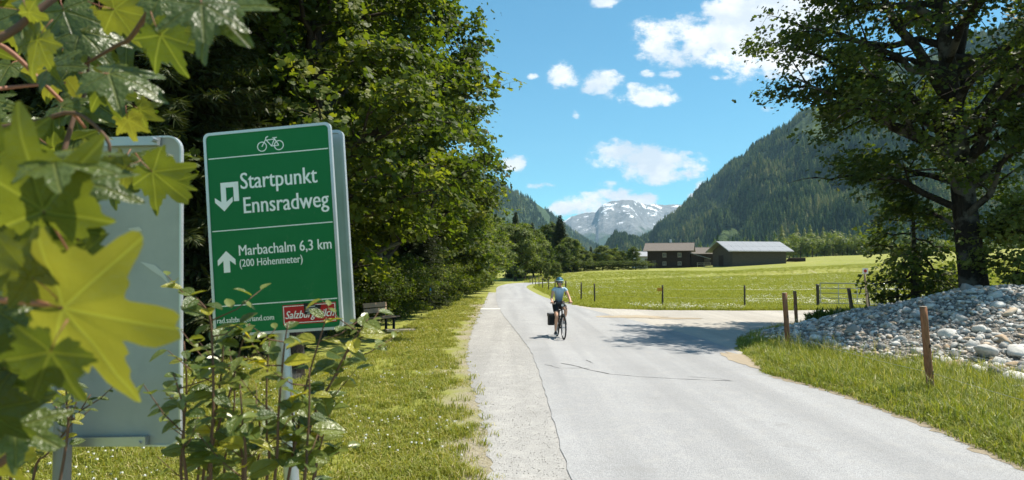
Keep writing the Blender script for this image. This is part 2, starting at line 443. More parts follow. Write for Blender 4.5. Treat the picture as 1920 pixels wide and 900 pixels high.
ROADOBJ = bpy.data.objects['road']
for i, (px, w) in enumerate([([(1052, 681), (1080, 686), (1100, 692), (1142, 701)], .05), ([(1022, 683), (1050, 690), (1105, 690)], .035), ([(1142, 701), (1200, 706), (1290, 711), (1372, 714)], .03),
                             ([(1290, 706), (1350, 710), (1368, 713)], .02), ([(1098, 675), (1112, 681)], .03)]):
    o = strip(px, w, .019, 'road_crack', M_crack, 20 + i); o.parent = ROADOBJ; del o['kind']
for i, (c, rx, ry) in enumerate([((5.0, 29.2), 1.5, .9), ((6.6, 28.2), 1.2, .5), ((5.1, 15.2), .35, 1.6)]):
    r = np.random.RandomState(50 + i)
    o = sheet('sand_patch', [(c[0] + rx * math.cos(t) * r.uniform(.75, 1.1), c[1] + ry * math.sin(t) * r.uniform(.7, 1.1)) for t in np.linspace(0, 2 * PI, 40)[:-1]], .021, M_sand)
M_dirt = asphalt('edge_dirt', (.30, .25, .18), (.38, .32, .24), .6)
ve = [(np.interp(y, [-8, 3, 7.1, 8.8, 10.8, 12, 13.2], [5.0, 5.0, 5.12, 5.3, 5.27, 5.1, 4.8]), y) for y in np.arange(-8, 13.2, .5)]
sheet('edge_dirt', jag([(x - .10, y) for x, y in ve], .07, .12, 31) + jag([(x + .25, y) for x, y in ve], .03, .3, 32)[::-1], .018, M_dirt)
# pale concrete strip across the shoulder where a drain crosses
M_conc = simple('pale_concrete', (.62, .60, .56), .8, .3)
mb = MB(); a, b = G(903, 580), G(936, 580); mb.box(((a.x + b.x) / 2, a.y, .012), (b.x - a.x + .1, .8, .02)); tag(mb.build('drain_strip', M_conc), kind='structure')

# ---------------------------------------------------------------- mountains
def mountain(name, foot, ridge, mat, nu=160, nt_=60, rough=40, seed=0, pw=1.1, fscale=300., sharp=0., rj=0.):
    pf = np.array(foot, float); pr = np.array(ridge, float)
    px = np.linspace(pr[0, 0], pr[-1, 0], nu)
    Df = np.interp(px, pf[:, 0], pf[:, 1]); py = np.interp(px, pr[:, 0], pr[:, 1]); Dr = np.interp(px, pr[:, 0], pr[:, 2]); py = py + rj * (fbm(px / 14, px * 0, 4, 3) - .47) * 4
    fx = (px - CX) / F * Df; rp = np.array([P(a, b, c) for a, b, c in zip(px, py, Dr)])
    T = np.linspace(0, 1.7, nt_)[:, None]; t = np.minimum(T, 1); back = np.maximum(T - 1, 0)
    X = fx * (1 - t) + rp[:, 0] * t; Y = Df * (1 - t) + rp[:, 1] * t + back * 900; Z = -3 + (rp[:, 2] + 3) * t ** pw - back * rp[:, 2] * 1.5
    env = np.sin(np.clip(t, 0, 1) * PI) ** .8 + back * 2
    n = fbm(X / fscale, Y / fscale, 5, seed) - .48
    gul = np.abs(fbm(X / fscale * 1.7 + 9, Y / fscale * .5, 4, seed + 7) - .5)
    Z = Z + rough * env * (n * 2.2 - sharp * gul)
    Z = Z + rough * .10 * (fbm(X / 60, Y / 60, 3, seed + 3) - .5) * np.minimum(1, t * 3)
    V = np.stack([X + np.zeros_like(Z), Y + np.zeros_like(Z), Z], -1)
    i = np.arange(nt_ - 1)[:, None] * nu + np.arange(nu - 1)[None]
    mb = MB(); mb.add(V, np.stack([i, i + 1, i + nu + 1, i + nu], -1).reshape(-1, 4))
    o = mb.build(name, mat, smooth=True); tag(o, kind='structure'); return V


def slope_mat(name, green, dark, rockc, rock_lo, snow=False):
    m, nt, out = new_mat(name); g = nt.nodes.new('ShaderNodeNewGeometry'); p = g.outputs['Position']
    s = nd(nt, 'ShaderNodeSeparateXYZ', {0: p}); nz = nd(nt, 'ShaderNodeSeparateXYZ', {0: g.outputs['Normal']}).outputs[2]
    n1 = noise(nt, .004, p, 8, .65); n2 = noise(nt, .03, p, 6, .7)
    c = mixc(nt, nd(nt, 'ShaderNodeMapRange', {0: n2, 1: .4, 2: .6, 3: 0, 4: 1}).outputs[0], green, dark)
    rk = mth(nt, 'ADD', mth(nt, 'MULTIPLY', mth(nt, 'SUBTRACT', n1, .5), 3), mth(nt, 'MULTIPLY', mth(nt, 'SUBTRACT', s.outputs[2], rock_lo), .006))
    rk = mth(nt, 'ADD', rk, mth(nt, 'MULTIPLY', mth(nt, 'SUBTRACT', .75, nz), 1.5))
    rt = ramp(nt, n2, [(.3, tuple(x * .6 for x in rockc)), (.6, rockc), (.75, tuple(x * 1.3 for x in rockc))])
    c = mixc(nt, nd(nt, 'ShaderNodeMapRange', {0: rk, 1: 0, 2: .5, 3: 0, 4: 1}).outputs[0], c, rt)
    if snow:
        vz = nd(nt, 'ShaderNodeMapping', {'Scale': (1, 1, 2.2)}); nt.links.new(p, vz.inputs[0])
        n3 = noise(nt, .0075, vz.outputs[0], 7, .66)
        sn = mth(nt, 'ADD', mth(nt, 'MULTIPLY', mth(nt, 'SUBTRACT', n3, .575), 18), mth(nt, 'MULTIPLY', mth(nt, 'SUBTRACT', s.outputs[2], 510), .006))
        c = mixc(nt, nd(nt, 'ShaderNodeMapRange', {0: sn, 1: 0, 2: .35, 3: 0, 4: 1}).outputs[0], c, (.85, .87, .9))
    principled(nt, out, c, .9, .1, 0, mth(nt, 'ADD', n1, mth(nt, 'MULTIPLY', n2, .5)), 25, .9); return m


MR = slope_mat('forest_slope', (.075, .11, .035), (.035, .055, .022), (.20, .19, .17), 620)
ML = slope_mat('hazy_slope', (.07, .11, .05), (.04, .065, .035), (.18, .17, .15), 1500)
MF = slope_mat('alpine_rock', (.06, .095, .055), (.03, .05, .035), (.23, .24, .25), 220, True)
VR = mountain('right_mountain', [(1120, 1750), (1165, 1500), (1300, 1150), (1500, 850), (1700, 700), (1920, 620), (2400, 560)],
              [(1120, 470, 1850), (1165, 462, 1750), (1200, 452, 1750), (1228, 432, 1850), (1262, 404, 1900), (1300, 368, 1950), (1330, 338, 2000), (1362, 314, 1980), (1400, 286, 1930), (1432, 262, 1880), (1462, 243, 1850), (1500, 215, 1800),
               (1600, 160, 1700), (1750, 90, 1600), (1920, 30, 1500), (2400, -90, 1400)], MR, 420, 150, 125, 1, 1.15, 240., 2.0, 5.)
VF = mountain('far_mountain', [(900, 5200), (1300, 4700), (1500, 4700)],
              [(880, 440, 6600), (1000, 425, 6600), (1060, 412, 6600), (1072, 404, 6600), (1100, 398, 6600), (1117, 397, 6500), (1122, 391, 6300), (1131, 382, 6300), (1145, 377, 6300), (1168, 373, 6300), (1186, 374, 6350), (1200, 379, 6500),
               (1213, 383, 6700), (1228, 381, 6800), (1245, 384, 6900), (1262, 382, 6900), (1292, 383, 6900), (1330, 375, 6900), (1420, 360, 6900), (1500, 350, 6900)], MF, 420, 150, 170, 4, 1.0, 700., 1.0)
VL = mountain('left_mountain', [(200, 420), (500, 560), (940, 1400), (1060, 2400), (1160, 3300)],
              [(200, 60, 1500), (500, 170, 1800), (700, 240, 2000), (850, 300, 2200), (940, 346, 2400), (965, 358, 2450), (1000, 377, 2600), (1030, 397, 2800), (1062, 424, 3050), (1090, 444, 3300), (1115, 464, 3500), (1160, 492, 3700)], ML, 180, 70, 70, 8, 1.15, 420., .6)


# ---------------------------------------------------------------- trees
FOL_MAPLE = foliage('maple_foliage', [(0, (.035, .056, .012)), (.5, (.085, .118, .020)), (.8, (.165, .185, .030)), (1, (.26, .26, .05))], .54)
FOL_OAK = foliage('shade_tree_foliage', [(0, (.038, .058, .014)), (.6, (.080, .108, .022)), (1, (.16, .175, .036))], .48)
FOL_PALE = foliage('pale_foliage', [(0, (.09, .12, .03)), (.6, (.16, .19, .05)), (1, (.25, .26, .09))], .45)
FOL_SPRUCE = foliage('spruce_foliage', [(0, (.022, .032, .012)), (.6, (.045, .058, .018)), (1, (.085, .092, .026))], .2)
FOL_HILL = foliage('hill_conifer_foliage', rough=.95, spec=.03, stops=[(0, (.030, .060, .034)), (.45, (.060, .100, .045)), (.8, (.13, .18, .06)), (1, (.22, .22, .10))], trans=.2, inst=.7, stand=.009)


def bark(name, a, b, c, sc=5):
    m, nt, out = new_mat(name); p = obj_pos(nt)
    mp = nd(nt, 'ShaderNodeMapping', {'Scale': (1, 1, .3)}); nt.links.new(p, mp.inputs[0])
    n = noise(nt, sc * 3, mp.outputs[0], 8, .7); pt = noise(nt, 1.3, p, 5, .6)
    col = ramp(nt, n, [(.3, a), (.65, b)]); col = mixc(nt, nd(nt, 'ShaderNodeMapRange', {0: pt, 1: .52, 2: .6, 3: 0, 4: .85}).outputs[0], col, c)
    principled(nt, out, col, .95, .1, 0, n, .05, 1.0); return m


BARK = bark('grey_bark', (.014, .011, .009), (.045, .037, .031), (.13, .12, .105))
BARK_D = bark('dark_bark', (.02, .016, .012), (.07, .055, .045), (.10, .10, .07))

LEAF5 = (np.array([(0, -.45, 0), (.30, -.30, .03), (.52, .02, .07), (.24, .12, .02), (.34, .42, .06), (0, .62, -.03), (-.34, .42, .06), (-.24, .12, .02), (-.52, .02, .07), (-.30, -.30, .03)]), [(0, 1, 2, 3, 7, 8, 9), (3, 4, 5, 6, 7)])
LEAF4 = (np.array([(0, -.5, 0), (.42, -.05, .08), (0, .55, -.04), (-.42, -.05, .08)]), [(0, 1, 2, 3)])
CLUMP = (np.array([(0, -.55, 0), (.4, -.35, .1), (.18, -.05, .02), (.5, .3, .12), (.05, .2, 0), (-.1, .6, -.1), (-.25, .15, .05), (-.52, -.1, .1)]), [(0, 1, 2, 4, 6, 7), (2, 3, 4), (4, 5, 6)])


def bez(a, b, c, k=7):
    t = np.linspace(0, 1, k)[:, None]; return (1 - t) ** 2 * a + 2 * t * (1 - t) * b + t * t * c


def tree_mesh(seed, H, env, tr, nleaf, lsize, leaf, zlo, limbs=34, lean=(0, 0), mat=FOL_MAPLE, barkm=None, spread=.30, extra=(), droop=.25, top=.93, subs=7, sectors=None, hollow=0):
    """Trunk, limbs and twigs grown to the envelope env(z) -> radius; leaves sit in clusters round the twigs."""
    r = np.random.RandomState(seed); wood = MB(); tips = []
    zs = np.linspace(-.3, H * top, 12); w = np.cumsum(r.normal(0, .012 * H / 12, (12, 2)), 0)
    def tp(z): return np.array([np.interp(z, zs, w[:, 0]) + lean[0] * z, np.interp(z, zs, w[:, 1]) + lean[1] * z, z])
    def trr(z): return tr * (1 - .93 * max(0, z) / (H * top)) ** .85 * (1 + .35 * math.exp(-max(0, z) * 1.6)) + .015
    zz = np.concatenate([[-.3, 0, .25, .6], np.linspace(1.1, H * top, 16)])
    wood.tube([tp(z) for z in zz], [trr(z) for z in zz], 12)
    jobs = []
    for k in range(limbs):
        f = (k + .5) / limbs; z0 = zlo * .75 + (H * top * .96 - zlo * .75) * f ** .9; az = k * 2.39996 + r.uniform(-.4, .4)
        z1 = min(H * .985, max(zlo, z0 + (H - z0) * r.uniform(.10, .34) - (1 - f) * droop * r.uniform(0, 3)))
        jobs.append((z0, az, z1, env(z1) * r.uniform(.72, 1.0), None))
    for e in extra: jobs.append(e)
    for z0, az, z1, R, rad in jobs:
        if sectors is not None: R *= sectors(az, z1)
        a = tp(z0); b = tp(z1) * [1, 1, 0] + [math.cos(az) * R, math.sin(az) * R, z1]; L = np.linalg.norm(b - a)
        mid = a * .45 + b * .55 + np.array([0, 0, L * r.uniform(.04, .16)]) + r.normal(0, .04 * L, 3)
        path = bez(a, mid, b, 9); path[1:-1] += r.normal(0, .018 * L, (7, 3)); r0 = rad or min(trr(z0) * .62, .022 * L + .03)
        wood.tube(path, np.linspace(r0, .014, 9), 6, False)
        tips.append(path[5:])
        for s in range(subs):
            t = .22 + .78 * (s + r.uniform(0, 1)) / subs; q = path[0] * 0 + [np.interp(t * 8, range(9), path[:, i]) for i in range(3)]
            out_ = (b - a) / L; d = out_ * .6 + r.normal(0, .75, 3) * [1, 1, .55]; d[2] -= .05; d /= np.linalg.norm(d)
            l2 = L * r.uniform(.16, .34) * (1.15 - .5 * t) + .25
            e = q + d * l2; m2 = (q + e) / 2 + [0, 0, l2 * .1]; sp = bez(q, m2, e, 5); wood.tube(sp, np.linspace(max(.012, r0 * .38 * (1 - t * .6)), .006, 5), 4, False)
            for t3 in range(4):
                qq = sp[min(4, 1 + t3)]; d3 = d * .5 + r.normal(0, .7, 3) * [1, 1, .6]; d3 /= np.linalg.norm(d3); l3 = l2 * .38 + .12
                ee = qq + d3 * l3; tips.append(np.array([qq, (qq + ee) / 2 + [0, 0, .03], ee]))
                if t3 % 2: wood.tube([qq, (qq + ee) / 2 + [0, 0, .03], ee], [.006, .005, .003], 3, False)
    cr = MB(); segs = tips; n = len(segs); per = max(1, nleaf // n); pos = []; outd = []; tone = []
    for s in segs:
        kk = max(1, int(per * r.uniform(.35, 1.7))); t = r.uniform(.1, 1.1, kk) * (len(s) - 1)
        q = np.stack([np.interp(t, range(len(s)), s[:, i]) for i in range(3)], 1) + r.normal(0, spread, (kk, 3)) * [1, 1, .55]
        pos.append(q); outd.append(np.repeat((s[-1] - s[0])[None], kk, 0)); tone.append(np.clip(r.normal(.45, .17) + r.normal(0, .15, kk), 0, 1))
    pos = np.concatenate(pos); outd = np.concatenate(outd); tone = np.concatenate(tone)
    if hollow:
        ev = np.array([env(z) for z in pos[:, 2]]); rr = np.hypot(pos[:, 0] - lean[0] * pos[:, 2], pos[:, 1] - lean[1] * pos[:, 2]); kp = (r.rand(len(pos)) < smooth(rr / ev, hollow * .5, hollow * 1.2) + .03) & (rr < ev * 1.35 + .3); pos, outd, tone = pos[kp], outd[kp], tone[kp]
    N = len(pos)
    ax = pos * [1, 1, 0]; ax /= np.linalg.norm(ax, axis=1)[:, None] + .1
    nrm = np.array([0, 0, 1.]) * .75 + ax * .45 + r.normal(0, .55, (N, 3)); tip = outd / (np.linalg.norm(outd, axis=1)[:, None] + 1e-6) * .5 + ax * .6 + r.normal(0, .5, (N, 3)) + [0, 0, -.45]
    scatter(cr, leaf[0], leaf[1], pos, rotmats(nrm, tip), lsize * r.uniform(.45, 1.35, N), tone)
    return wood.mesh('trunk', barkm or BARK_D, smooth=True), cr.mesh('crown', mat)


def place_tree(name, meshes, loc, label, cat='tree', group=None, sc=1.0, rz=None, parts=('trunk', 'crown')):
    z = float(gz(loc[0], loc[1]))
    t = empty(name, (loc[0], loc[1], z), label, cat, group, random.uniform(0, 6.28) if rz is None else rz)
    t.scale = (sc,) * 3 if not hasattr(sc, '__len__') else sc
    for n, me in zip(parts, meshes): link(n, me, t)
    return t


def spruce_mesh(seed, H, R, z0=.6, whorls=34, leafs=9, nrm_w=.16, mat=FOL_SPRUCE, bs=1.5):
    r = np.random.RandomState(seed); wood = MB(); wood.tube([(0, 0, -.3), (0, 0, H * .5), (0, 0, H * .98)], [H * .016 + .04, H * .010 + .02, .015], 8)
    pos = []; nrm = []; tip = []; sc = []; br = MB()
    for k in range(whorls):
        f = k / whorls; z = z0 + (H - z0) * f ** .92; L0 = R * (1 - f) ** .8 + .12; nb = 7 if f < .8 else 5
        for j in range(nb):
            az = 2 * PI * (j + r.uniform(-.3, .3)) / nb + k * 1.1; L = L0 * r.uniform(.72, 1.08); d = np.array([math.cos(az), math.sin(az), 0])
            a = np.array([0, 0, z]); b = a + d * L + [0, 0, L * (-.30 + .45 * f)]; mid = a + d * L * .55 + [0, 0, L * (-.22 + .35 * f)]; path = bez(a, mid, b, 5)
            wood.tube(path, np.linspace(.012 + .012 * L, .005, 5), 3, False)
            m = int(leafs * (1 + L * 2.2)); t = r.uniform(.08, 1, m); q = np.stack([np.interp(t * 4, range(5), path[:, i]) for i in range(3)], 1)
            side = np.cross(d, [0, 0, 1]) * np.where(r.rand(m) < .5, 1, -1)[:, None]
            tt = d * .55 + side * r.uniform(.2, 1.1, (m, 1)) + np.array([0, 0, -1]) * r.uniform(.1, 1.0, (m, 1))
            pos.append(q + r.normal(0, .03, (m, 3))); tip.append(tt); nrm.append(np.array([0, 0, 1.]) + r.normal(0, .5, (m, 3))); sc.append((.20 + .18 * L * (1.1 - t)) * r.uniform(.8, 1.4, m))
    pos = np.concatenate(pos); N = len(pos); cr = MB()
    V = np.array([(0, 0, 0), (nrm_w, .35, .02), (nrm_w * .6, .8, -.05), (0, 1.15, -.12), (-nrm_w * .6, .8, -.05), (-nrm_w, .35, .02)])
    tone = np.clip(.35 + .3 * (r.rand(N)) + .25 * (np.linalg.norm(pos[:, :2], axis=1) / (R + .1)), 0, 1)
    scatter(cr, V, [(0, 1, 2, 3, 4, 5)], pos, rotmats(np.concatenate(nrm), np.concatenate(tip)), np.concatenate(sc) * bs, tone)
    return wood.mesh('trunk', BARK_D, smooth=True), cr.mesh('crown', mat)


def hill_conifer(seed, tiers=8, sides=9):
    """25 m spruce seen from a kilometre: ragged skirts of boughs round a stem."""
    r = np.random.RandomState(seed); mb = MB(); H = 1.0
    for k in range(tiers):
        f = k / tiers; z = .10 + .86 * f; R = .21 * (1 - f) ** .85 + .012; hh = .17 * (1 - f * .5)
        for j in range(sides):
            a = 2 * PI * (j + r.uniform(-.3, .3)) / sides + k; w = PI / sides * 1.1; rr = R * r.uniform(.75, 1.2)
            V = [(0, 0, z + hh), (math.cos(a - w) * rr * .6, math.sin(a - w) * rr * .6, z + .015), (math.cos(a) * rr, math.sin(a) * rr, z - .03), (math.cos(a + w) * rr * .6, math.sin(a + w) * rr * .6, z + .015)]
            mb.add(V, [(0, 1, 2, 3)], [np.clip(r.normal(.45, .15), 0, 1)])
    mb.tube([(0, 0, 0), (0, 0, .5)], [.013, .008], 4, False, .1)
    return mb


def lump_tree(seed, n=900, mat=FOL_PALE):
    """Far broadleaf: clusters of leaf sprays spread through the crown."""
    r = np.random.RandomState(seed); c = r.normal(0, 1, (11, 3)); c /= np.linalg.norm(c, axis=1)[:, None]; c = c * [.30, .30, .27] + [0, 0, .58]
    k = r.randint(0, 11, n); d = r.normal(0, 1, (n, 3)); d /= np.linalg.norm(d, axis=1)[:, None]; pos = c[k] + d * r.uniform(.06, .21, (n, 1)); mb = MB()
    scatter(mb, CLUMP[0], CLUMP[1], pos, rotmats(d + [0, 0, .5], r.normal(0, 1, (n, 3))), r.uniform(.045, .085, n), np.clip(r.normal(.45, .15, 11)[k] + r.normal(0, .12, n), 0, 1))
    st = MB(); st.tube([(0, 0, -.02), (.01, 0, .5)], [.022, .012], 5); return st, mb


def gn_scatter(name, src, pos, rot, sc, kind='stuff', parent=None):
    """Instances of one source mesh object on the vertices of a point cloud."""
    me = bpy.data.meshes.new(name); me.vertices.add(len(pos)); me.vertices.foreach_set('co', np.asarray(pos, np.float32).ravel())
    a = me.attributes.new('rot', 'FLOAT_VECTOR', 'POINT'); a.data.foreach_set('vector', np.asarray(rot, np.float32).ravel())
    a = me.attributes.new('scl', 'FLOAT_VECTOR', 'POINT'); sc = np.asarray(sc, np.float32)
    if sc.ndim == 1: sc = np.repeat(sc[:, None], 3, 1)
    a.data.foreach_set('vector', sc.ravel())
    o = bpy.data.objects.new(name, me); C.objects.link(o)
    ng = bpy.data.node_groups.new(name, 'GeometryNodeTree'); ng.interface.new_socket('Geometry', in_out='INPUT', socket_type='NodeSocketGeometry'); ng.interface.new_socket('Geometry', in_out='OUTPUT', socket_type='NodeSocketGeometry')
    N = ng.nodes; gi = N.new('NodeGroupInput'); go = N.new('NodeGroupOutput'); ip = N.new('GeometryNodeInstanceOnPoints'); oi = N.new('GeometryNodeObjectInfo')
    oi.inputs['Object'].default_value = src; oi.inputs['As Instance'].default_value = True; oi.transform_space = 'ORIGINAL'
    na = N.new('GeometryNodeInputNamedAttribute'); na.data_type = 'FLOAT_VECTOR'; na.inputs[0].default_value = 'rot'
    nb = N.new('GeometryNodeInputNamedAttribute'); nb.data_type = 'FLOAT_VECTOR'; nb.inputs[0].default_value = 'scl'
    e2r = N.new('FunctionNodeEulerToRotation'); L = ng.links
    L.new(na.outputs[0], e2r.inputs[0]); L.new(e2r.outputs[0], ip.inputs['Rotation']); L.new(nb.outputs[0], ip.inputs['Scale'])
    L.new(gi.outputs[0], ip.inputs['Points']); L.new(oi.outputs['Geometry'], ip.inputs['Instance']); L.new(ip.outputs[0], go.inputs[0])
    md = o.modifiers.new('scatter', 'NODES'); md.node_group = ng
    tag(o, kind=kind)
    if parent is not None: o.parent = parent
    return o


def grid_points(V, n, tmax, r, power=1.0, tmin=0.0):
    nt_, nu, _ = V.shape; a = np.where(True, r.rand(n), 0) ** power; T = tmin + a * (tmax - tmin); i = T / 1.7 * (nt_ - 1); j = r.rand(n) * (nu - 1.001)
    i0 = np.floor(i).astype(int); j0 = j.astype(int); fi = (i - i0)[:, None]; fj = (j - j0)[:, None]
    return (V[i0, j0] * (1 - fi) + V[i0 + 1, j0] * fi) * (1 - fj) + (V[i0, j0 + 1] * (1 - fi) + V[i0 + 1, j0 + 1] * fi) * fj, T


def forests():
    r = np.random.RandomState(5)
    for (nm, V, n, tmax, h, grp) in (('conifer_forest', VR, 46000, 1.06, 23, 0), ('distant_forest', VL, 26000, 1.04, 24, 1)):
        Q, T = grid_points(V, n, tmax, r)
        # clearings and bare cliffs
        keep = (fbm(Q[:, 0] / 130, Q[:, 1] / 130, 4, 31) < .63) | (T < .12)
        if grp == 0:
            keep &= ~((fbm(Q[:, 0] / 90, Q[:, 1] / 90, 3, 77) > .50) & (Q[:, 2] > 330) & (T > .72) & (Q[:, 0] / Q[:, 1] > .37))
        Q = Q[keep]; T = T[keep]; k = len(Q); which = r.randint(0, 2, k)
        for w in range(2):
            sel = which == w; q = Q[sel]; s = h * r.uniform(.55, 1.2, len(q)) * (1.05 - .35 * np.clip(T[sel], 0, 1)); src = hill_conifer(40 + w + grp * 5).build('tree_clump', FOL_HILL, origin=(0, 0, 0))
            src.location = q[0]; src.scale = (h,) * 3
            o = gn_scatter(nm, src, q - [0, 0, .6], np.stack([np.zeros(len(q)), np.zeros(len(q)), r.uniform(0, 6.28, len(q))], 1), np.stack([s * r.uniform(.9, 1.35, len(q))] * 2 + [s], 1))
            src.parent = o; tag(src, kind='stuff')


forests()

# ---------------------------------------------------------------- the trees
def env_maple(H, R, zl):
    def e(z):
        f = np.clip((z - zl) / (H - zl), 0, 1); return R * (math.sin(PI * min(1, (f * .93 + .10) ** .62)) ** .55) + .15
    return e


T_MAPLE = [tree_mesh(101, 18, env_maple(18, 5.4, 1.0), .34, 44000, .20, LEAF5, 1.2, limbs=46, spread=.26),
           tree_mesh(102, 16, env_maple(16, 5.0, .8), .30, 38000, .20, LEAF5, 1.0, limbs=42, spread=.28)]
T_ROUND = [tree_mesh(103 + i, 9, env_maple(9, 3.4, .5), .16, 11000, .26, CLUMP, .6, limbs=26, spread=.26, mat=m) for i, m in enumerate((FOL_MAPLE, FOL_PALE, FOL_MAPLE))]
T_SPRUCE = [spruce_mesh(110, 17, 3.6, .8, 44, 9), spruce_mesh(111, 12, 2.4, .5, 32, 7)]
T_NEAR = spruce_mesh(112, 17, 3.6, .6, 52, 26, .10, FOL_SPRUCE, .72)

near_wood = [((-5.9, 20.5), 0, .92, 'tall leafy maple with a dark trunk behind the green sign'),
             ((-5.6, 28.5), 0, .98, 'big sunlit maple overhanging the grass verge to the right of the green sign'),
             ((-5.5, 41), 1, 1.0, 'broad maple bulging toward the road behind the nearest verge maple'),
             ((-10.2, 19), 1, 1.0, 'shaded maple behind the gap between the two signs'),
             ((-10.5, 29), 0, 1.0, 'shaded maple in the second row behind the bench'),
             ((-14.5, 21), 0, .95, 'shaded maple rising above the grey sign back'),
             ((-19, 24), 1, 1.1, 'shaded maple at the far left behind the foreground leaves'),
             ((-11, 43), 1, 1.05, 'maple in the second row seen over the blue marker post')]
for i, (p, k, s, lb) in enumerate(near_wood):
    place_tree('maple_tree', T_MAPLE[k], p, lb, 'tree', 'maples at the edge of the wood', s, rz=i * 1.3 + .4)
for p, k, s, lb in [((-8.0, 16.2), 0, .9, 'dark spruce with hanging boughs between the grey sign back and the green sign'), ((-12, 16), 0, 1.05, 'dark spruce above the grey sign back at the left'),
                    ((-4.9, 35), 1, .72, 'young spruce with level boughs squeezed between the two roadside maples'), ((-17, 18), 0, 1.1, 'dark spruce at the left edge behind the maple twigs'),
                    ((-8.2, 36), 0, 1.0, 'spruce hidden deep in the wood behind the roadside maples')]:
    place_tree('spruce_tree', T_NEAR, p, lb, 'tree', 'spruces in the roadside wood', s * (1 if k == 0 else .7))
r = np.random.RandomState(21)
for x, y in [(-15, 33), (-22, 33), (-17, 44), (-24, 46), (-27, 22), (-26, 14), (-33, 30), (-9, 52), (-15, 58), (-10, 66), (-20, 72), (-9, 80), (-14, 92), (-34, 55), (-42, 40)]:
    place_tree('wood_tree', T_MAPLE[r.randint(2)] if x > -20 else T_ROUND[0], (x, y), 'shaded tree deep in the wood left of the road', 'tree', 'trees deep in the wood', r.uniform(.75, .95) if x > -20 else 1.9)

ORD = ['first', 'second', 'third', 'fourth', 'fifth', 'sixth', 'seventh', 'eighth', 'ninth', 'tenth', 'eleventh', 'twelfth']
row = [(-4.6, 50, .95, 0), (-4.2, 57, .78, 1), (-4.0, 64, .80, 2), (-4.0, 72, .85, 1), (-3.9, 80, .88, 0), (-4.6, 90, .98, 2), (-3.2, 102, 1.0, 1)]
for i, (x, y, s, k) in enumerate(row):
    place_tree('roadside_tree', T_ROUND[1 if i % 2 else k], (x, y), f'leafy roadside tree, {ORD[i]} beyond the maples on the left of the road', 'tree', 'row of trees along the left side of the road', s * 1.15)
back = [(966, 424, 118, 1.0, 1), (983, 430, 124, 1.0, 0), (1000, 440, 128, .9, 1), (1014, 452, 132, .95, 2), (1031, 426, 158, .85, 0), (1052, 462, 140, .9, 2), (1070, 449, 145, .95, 1), (1084, 462, 150, .9, 0), (1100, 472, 150, .85, 1), (1115, 478, 155, .8, 2), (1131, 463, 156, 1.0, 1), (1149, 468, 160, 1.0, 2)]
for i, (px, top, D, w, k) in enumerate(back):
    p = P(px, 500, D); z = float(gz(p.x, D)); Hh = P(px, top, D).z - z; s = Hh / 8.0; w *= 1.1
    place_tree('hedgerow_tree', T_ROUND[k], (p.x, D), f'leafy tree, {ORD[i]} from the left in the row closing off the end of the road', 'tree', 'row of trees behind the bend in the road', (s * w, s * w, s))
p = P(1187, 500, 160); place_tree('round_tree', T_ROUND[0], (p.x, 160), 'small round dark tree standing alone left of the farmhouse', 'tree', None, .58)
p = P(1166, 500, 162); place_tree('round_tree', T_ROUND[2], (p.x, 162), 'low bushy tree between the hedgerow and the small round tree', 'tree', None, .50)
for px, top, D, k, w, lb in [(1050, 403, 152, 0, 1.25, 'tall dark spruce rising over the trees at the end of the road'), (998, 417, 150, 0, .9, 'slim dark spruce tip left of the tall spruce'), (967, 397, 128, 0, .9, 'dark spruce tip next to the left roadside trees'),
                             (1108, 462, 172, 1, 1.0, 'small spruce tip between the two leafy clumps left of the farm'), (1042, 424, 160, 0, 1.0, 'shorter dark spruce leaning on the tall spruce')]:
    p = P(px, 500, D); z = float(gz(p.x, D)); s = (P(px, top, D).z - z) / (16.9 if k == 0 else 11.9)
    place_tree('spruce_tree', T_SPRUCE[k], (p.x, D), lb, 'tree', 'spruces behind the bend', (s * w, s * w, s))
for px, lb in ((1026, 'left of two staked saplings beside the bend in the road'), (1043, 'right of two saplings, standing above the helmet of the cyclist')):
    p = P(px, 520, 100); place_tree('sapling', T_ROUND[1], (p.x, 100), lb, 'tree', None, (.26, .26, .36))

# low bushes along the wood edge
BUSH = tree_mesh(120, 2.2, lambda z: 1.35 * math.sin(PI * min(1, max(.12, z / 2.3))) ** .5, .03, 8000, .085, LEAF4, .15, limbs=22, spread=.14, subs=4, mat=FOL_MAPLE)
bl = ['deepest in shade behind the bench', 'just left of the bench', 'behind the right end of the bench', 'between the bench and the blue marker post', 'left of the blue marker post', 'behind the blue marker post', 'right of the blue marker post', 'under the second roadside maple', 'where the wood meets the narrowing road', 'opposite the start of the meadow fence', 'behind the pole of the green sign', 'left of the pole of the green sign', 'behind the bottom corner of the grey sign back', 'at the lower left behind the grey sign back', 'at the foot of the roadside tree row', 'at the far end of the roadside tree row']
for i, (x, y, s) in enumerate([(-6.2, 24.5, 1.1), (-5.7, 21.0, .9), (-5.2, 25.5, 1.0), (-4.9, 29, 1.1), (-4.8, 32.5, 1.0), (-4.7, 36, 1.1), (-4.0, 38.5, .9), (-4.0, 43, 1.1), (-3.7, 50, 1.0), (-3.5, 58, 1.0), (-6.6, 17.5, 1.0), (-8.2, 14.5, .9), (-9.8, 14.6, 1.0), (-12.5, 14.2, 1.2), (-3.4, 68, 1.1), (-3.3, 80, 1.2)]):
    place_tree('bush', BUSH, (x, y), 'dark leafy bush ' + bl[i], 'bush', 'bushes along the edge of the wood', s, parts=('stem', 'foliage'))
hl = ['left end of the hedge behind the meadow', 'second stretch of hedge behind the meadow', 'third stretch of hedge behind the meadow', 'fourth stretch of hedge left of the farmhouse', 'hedge under the small round tree']
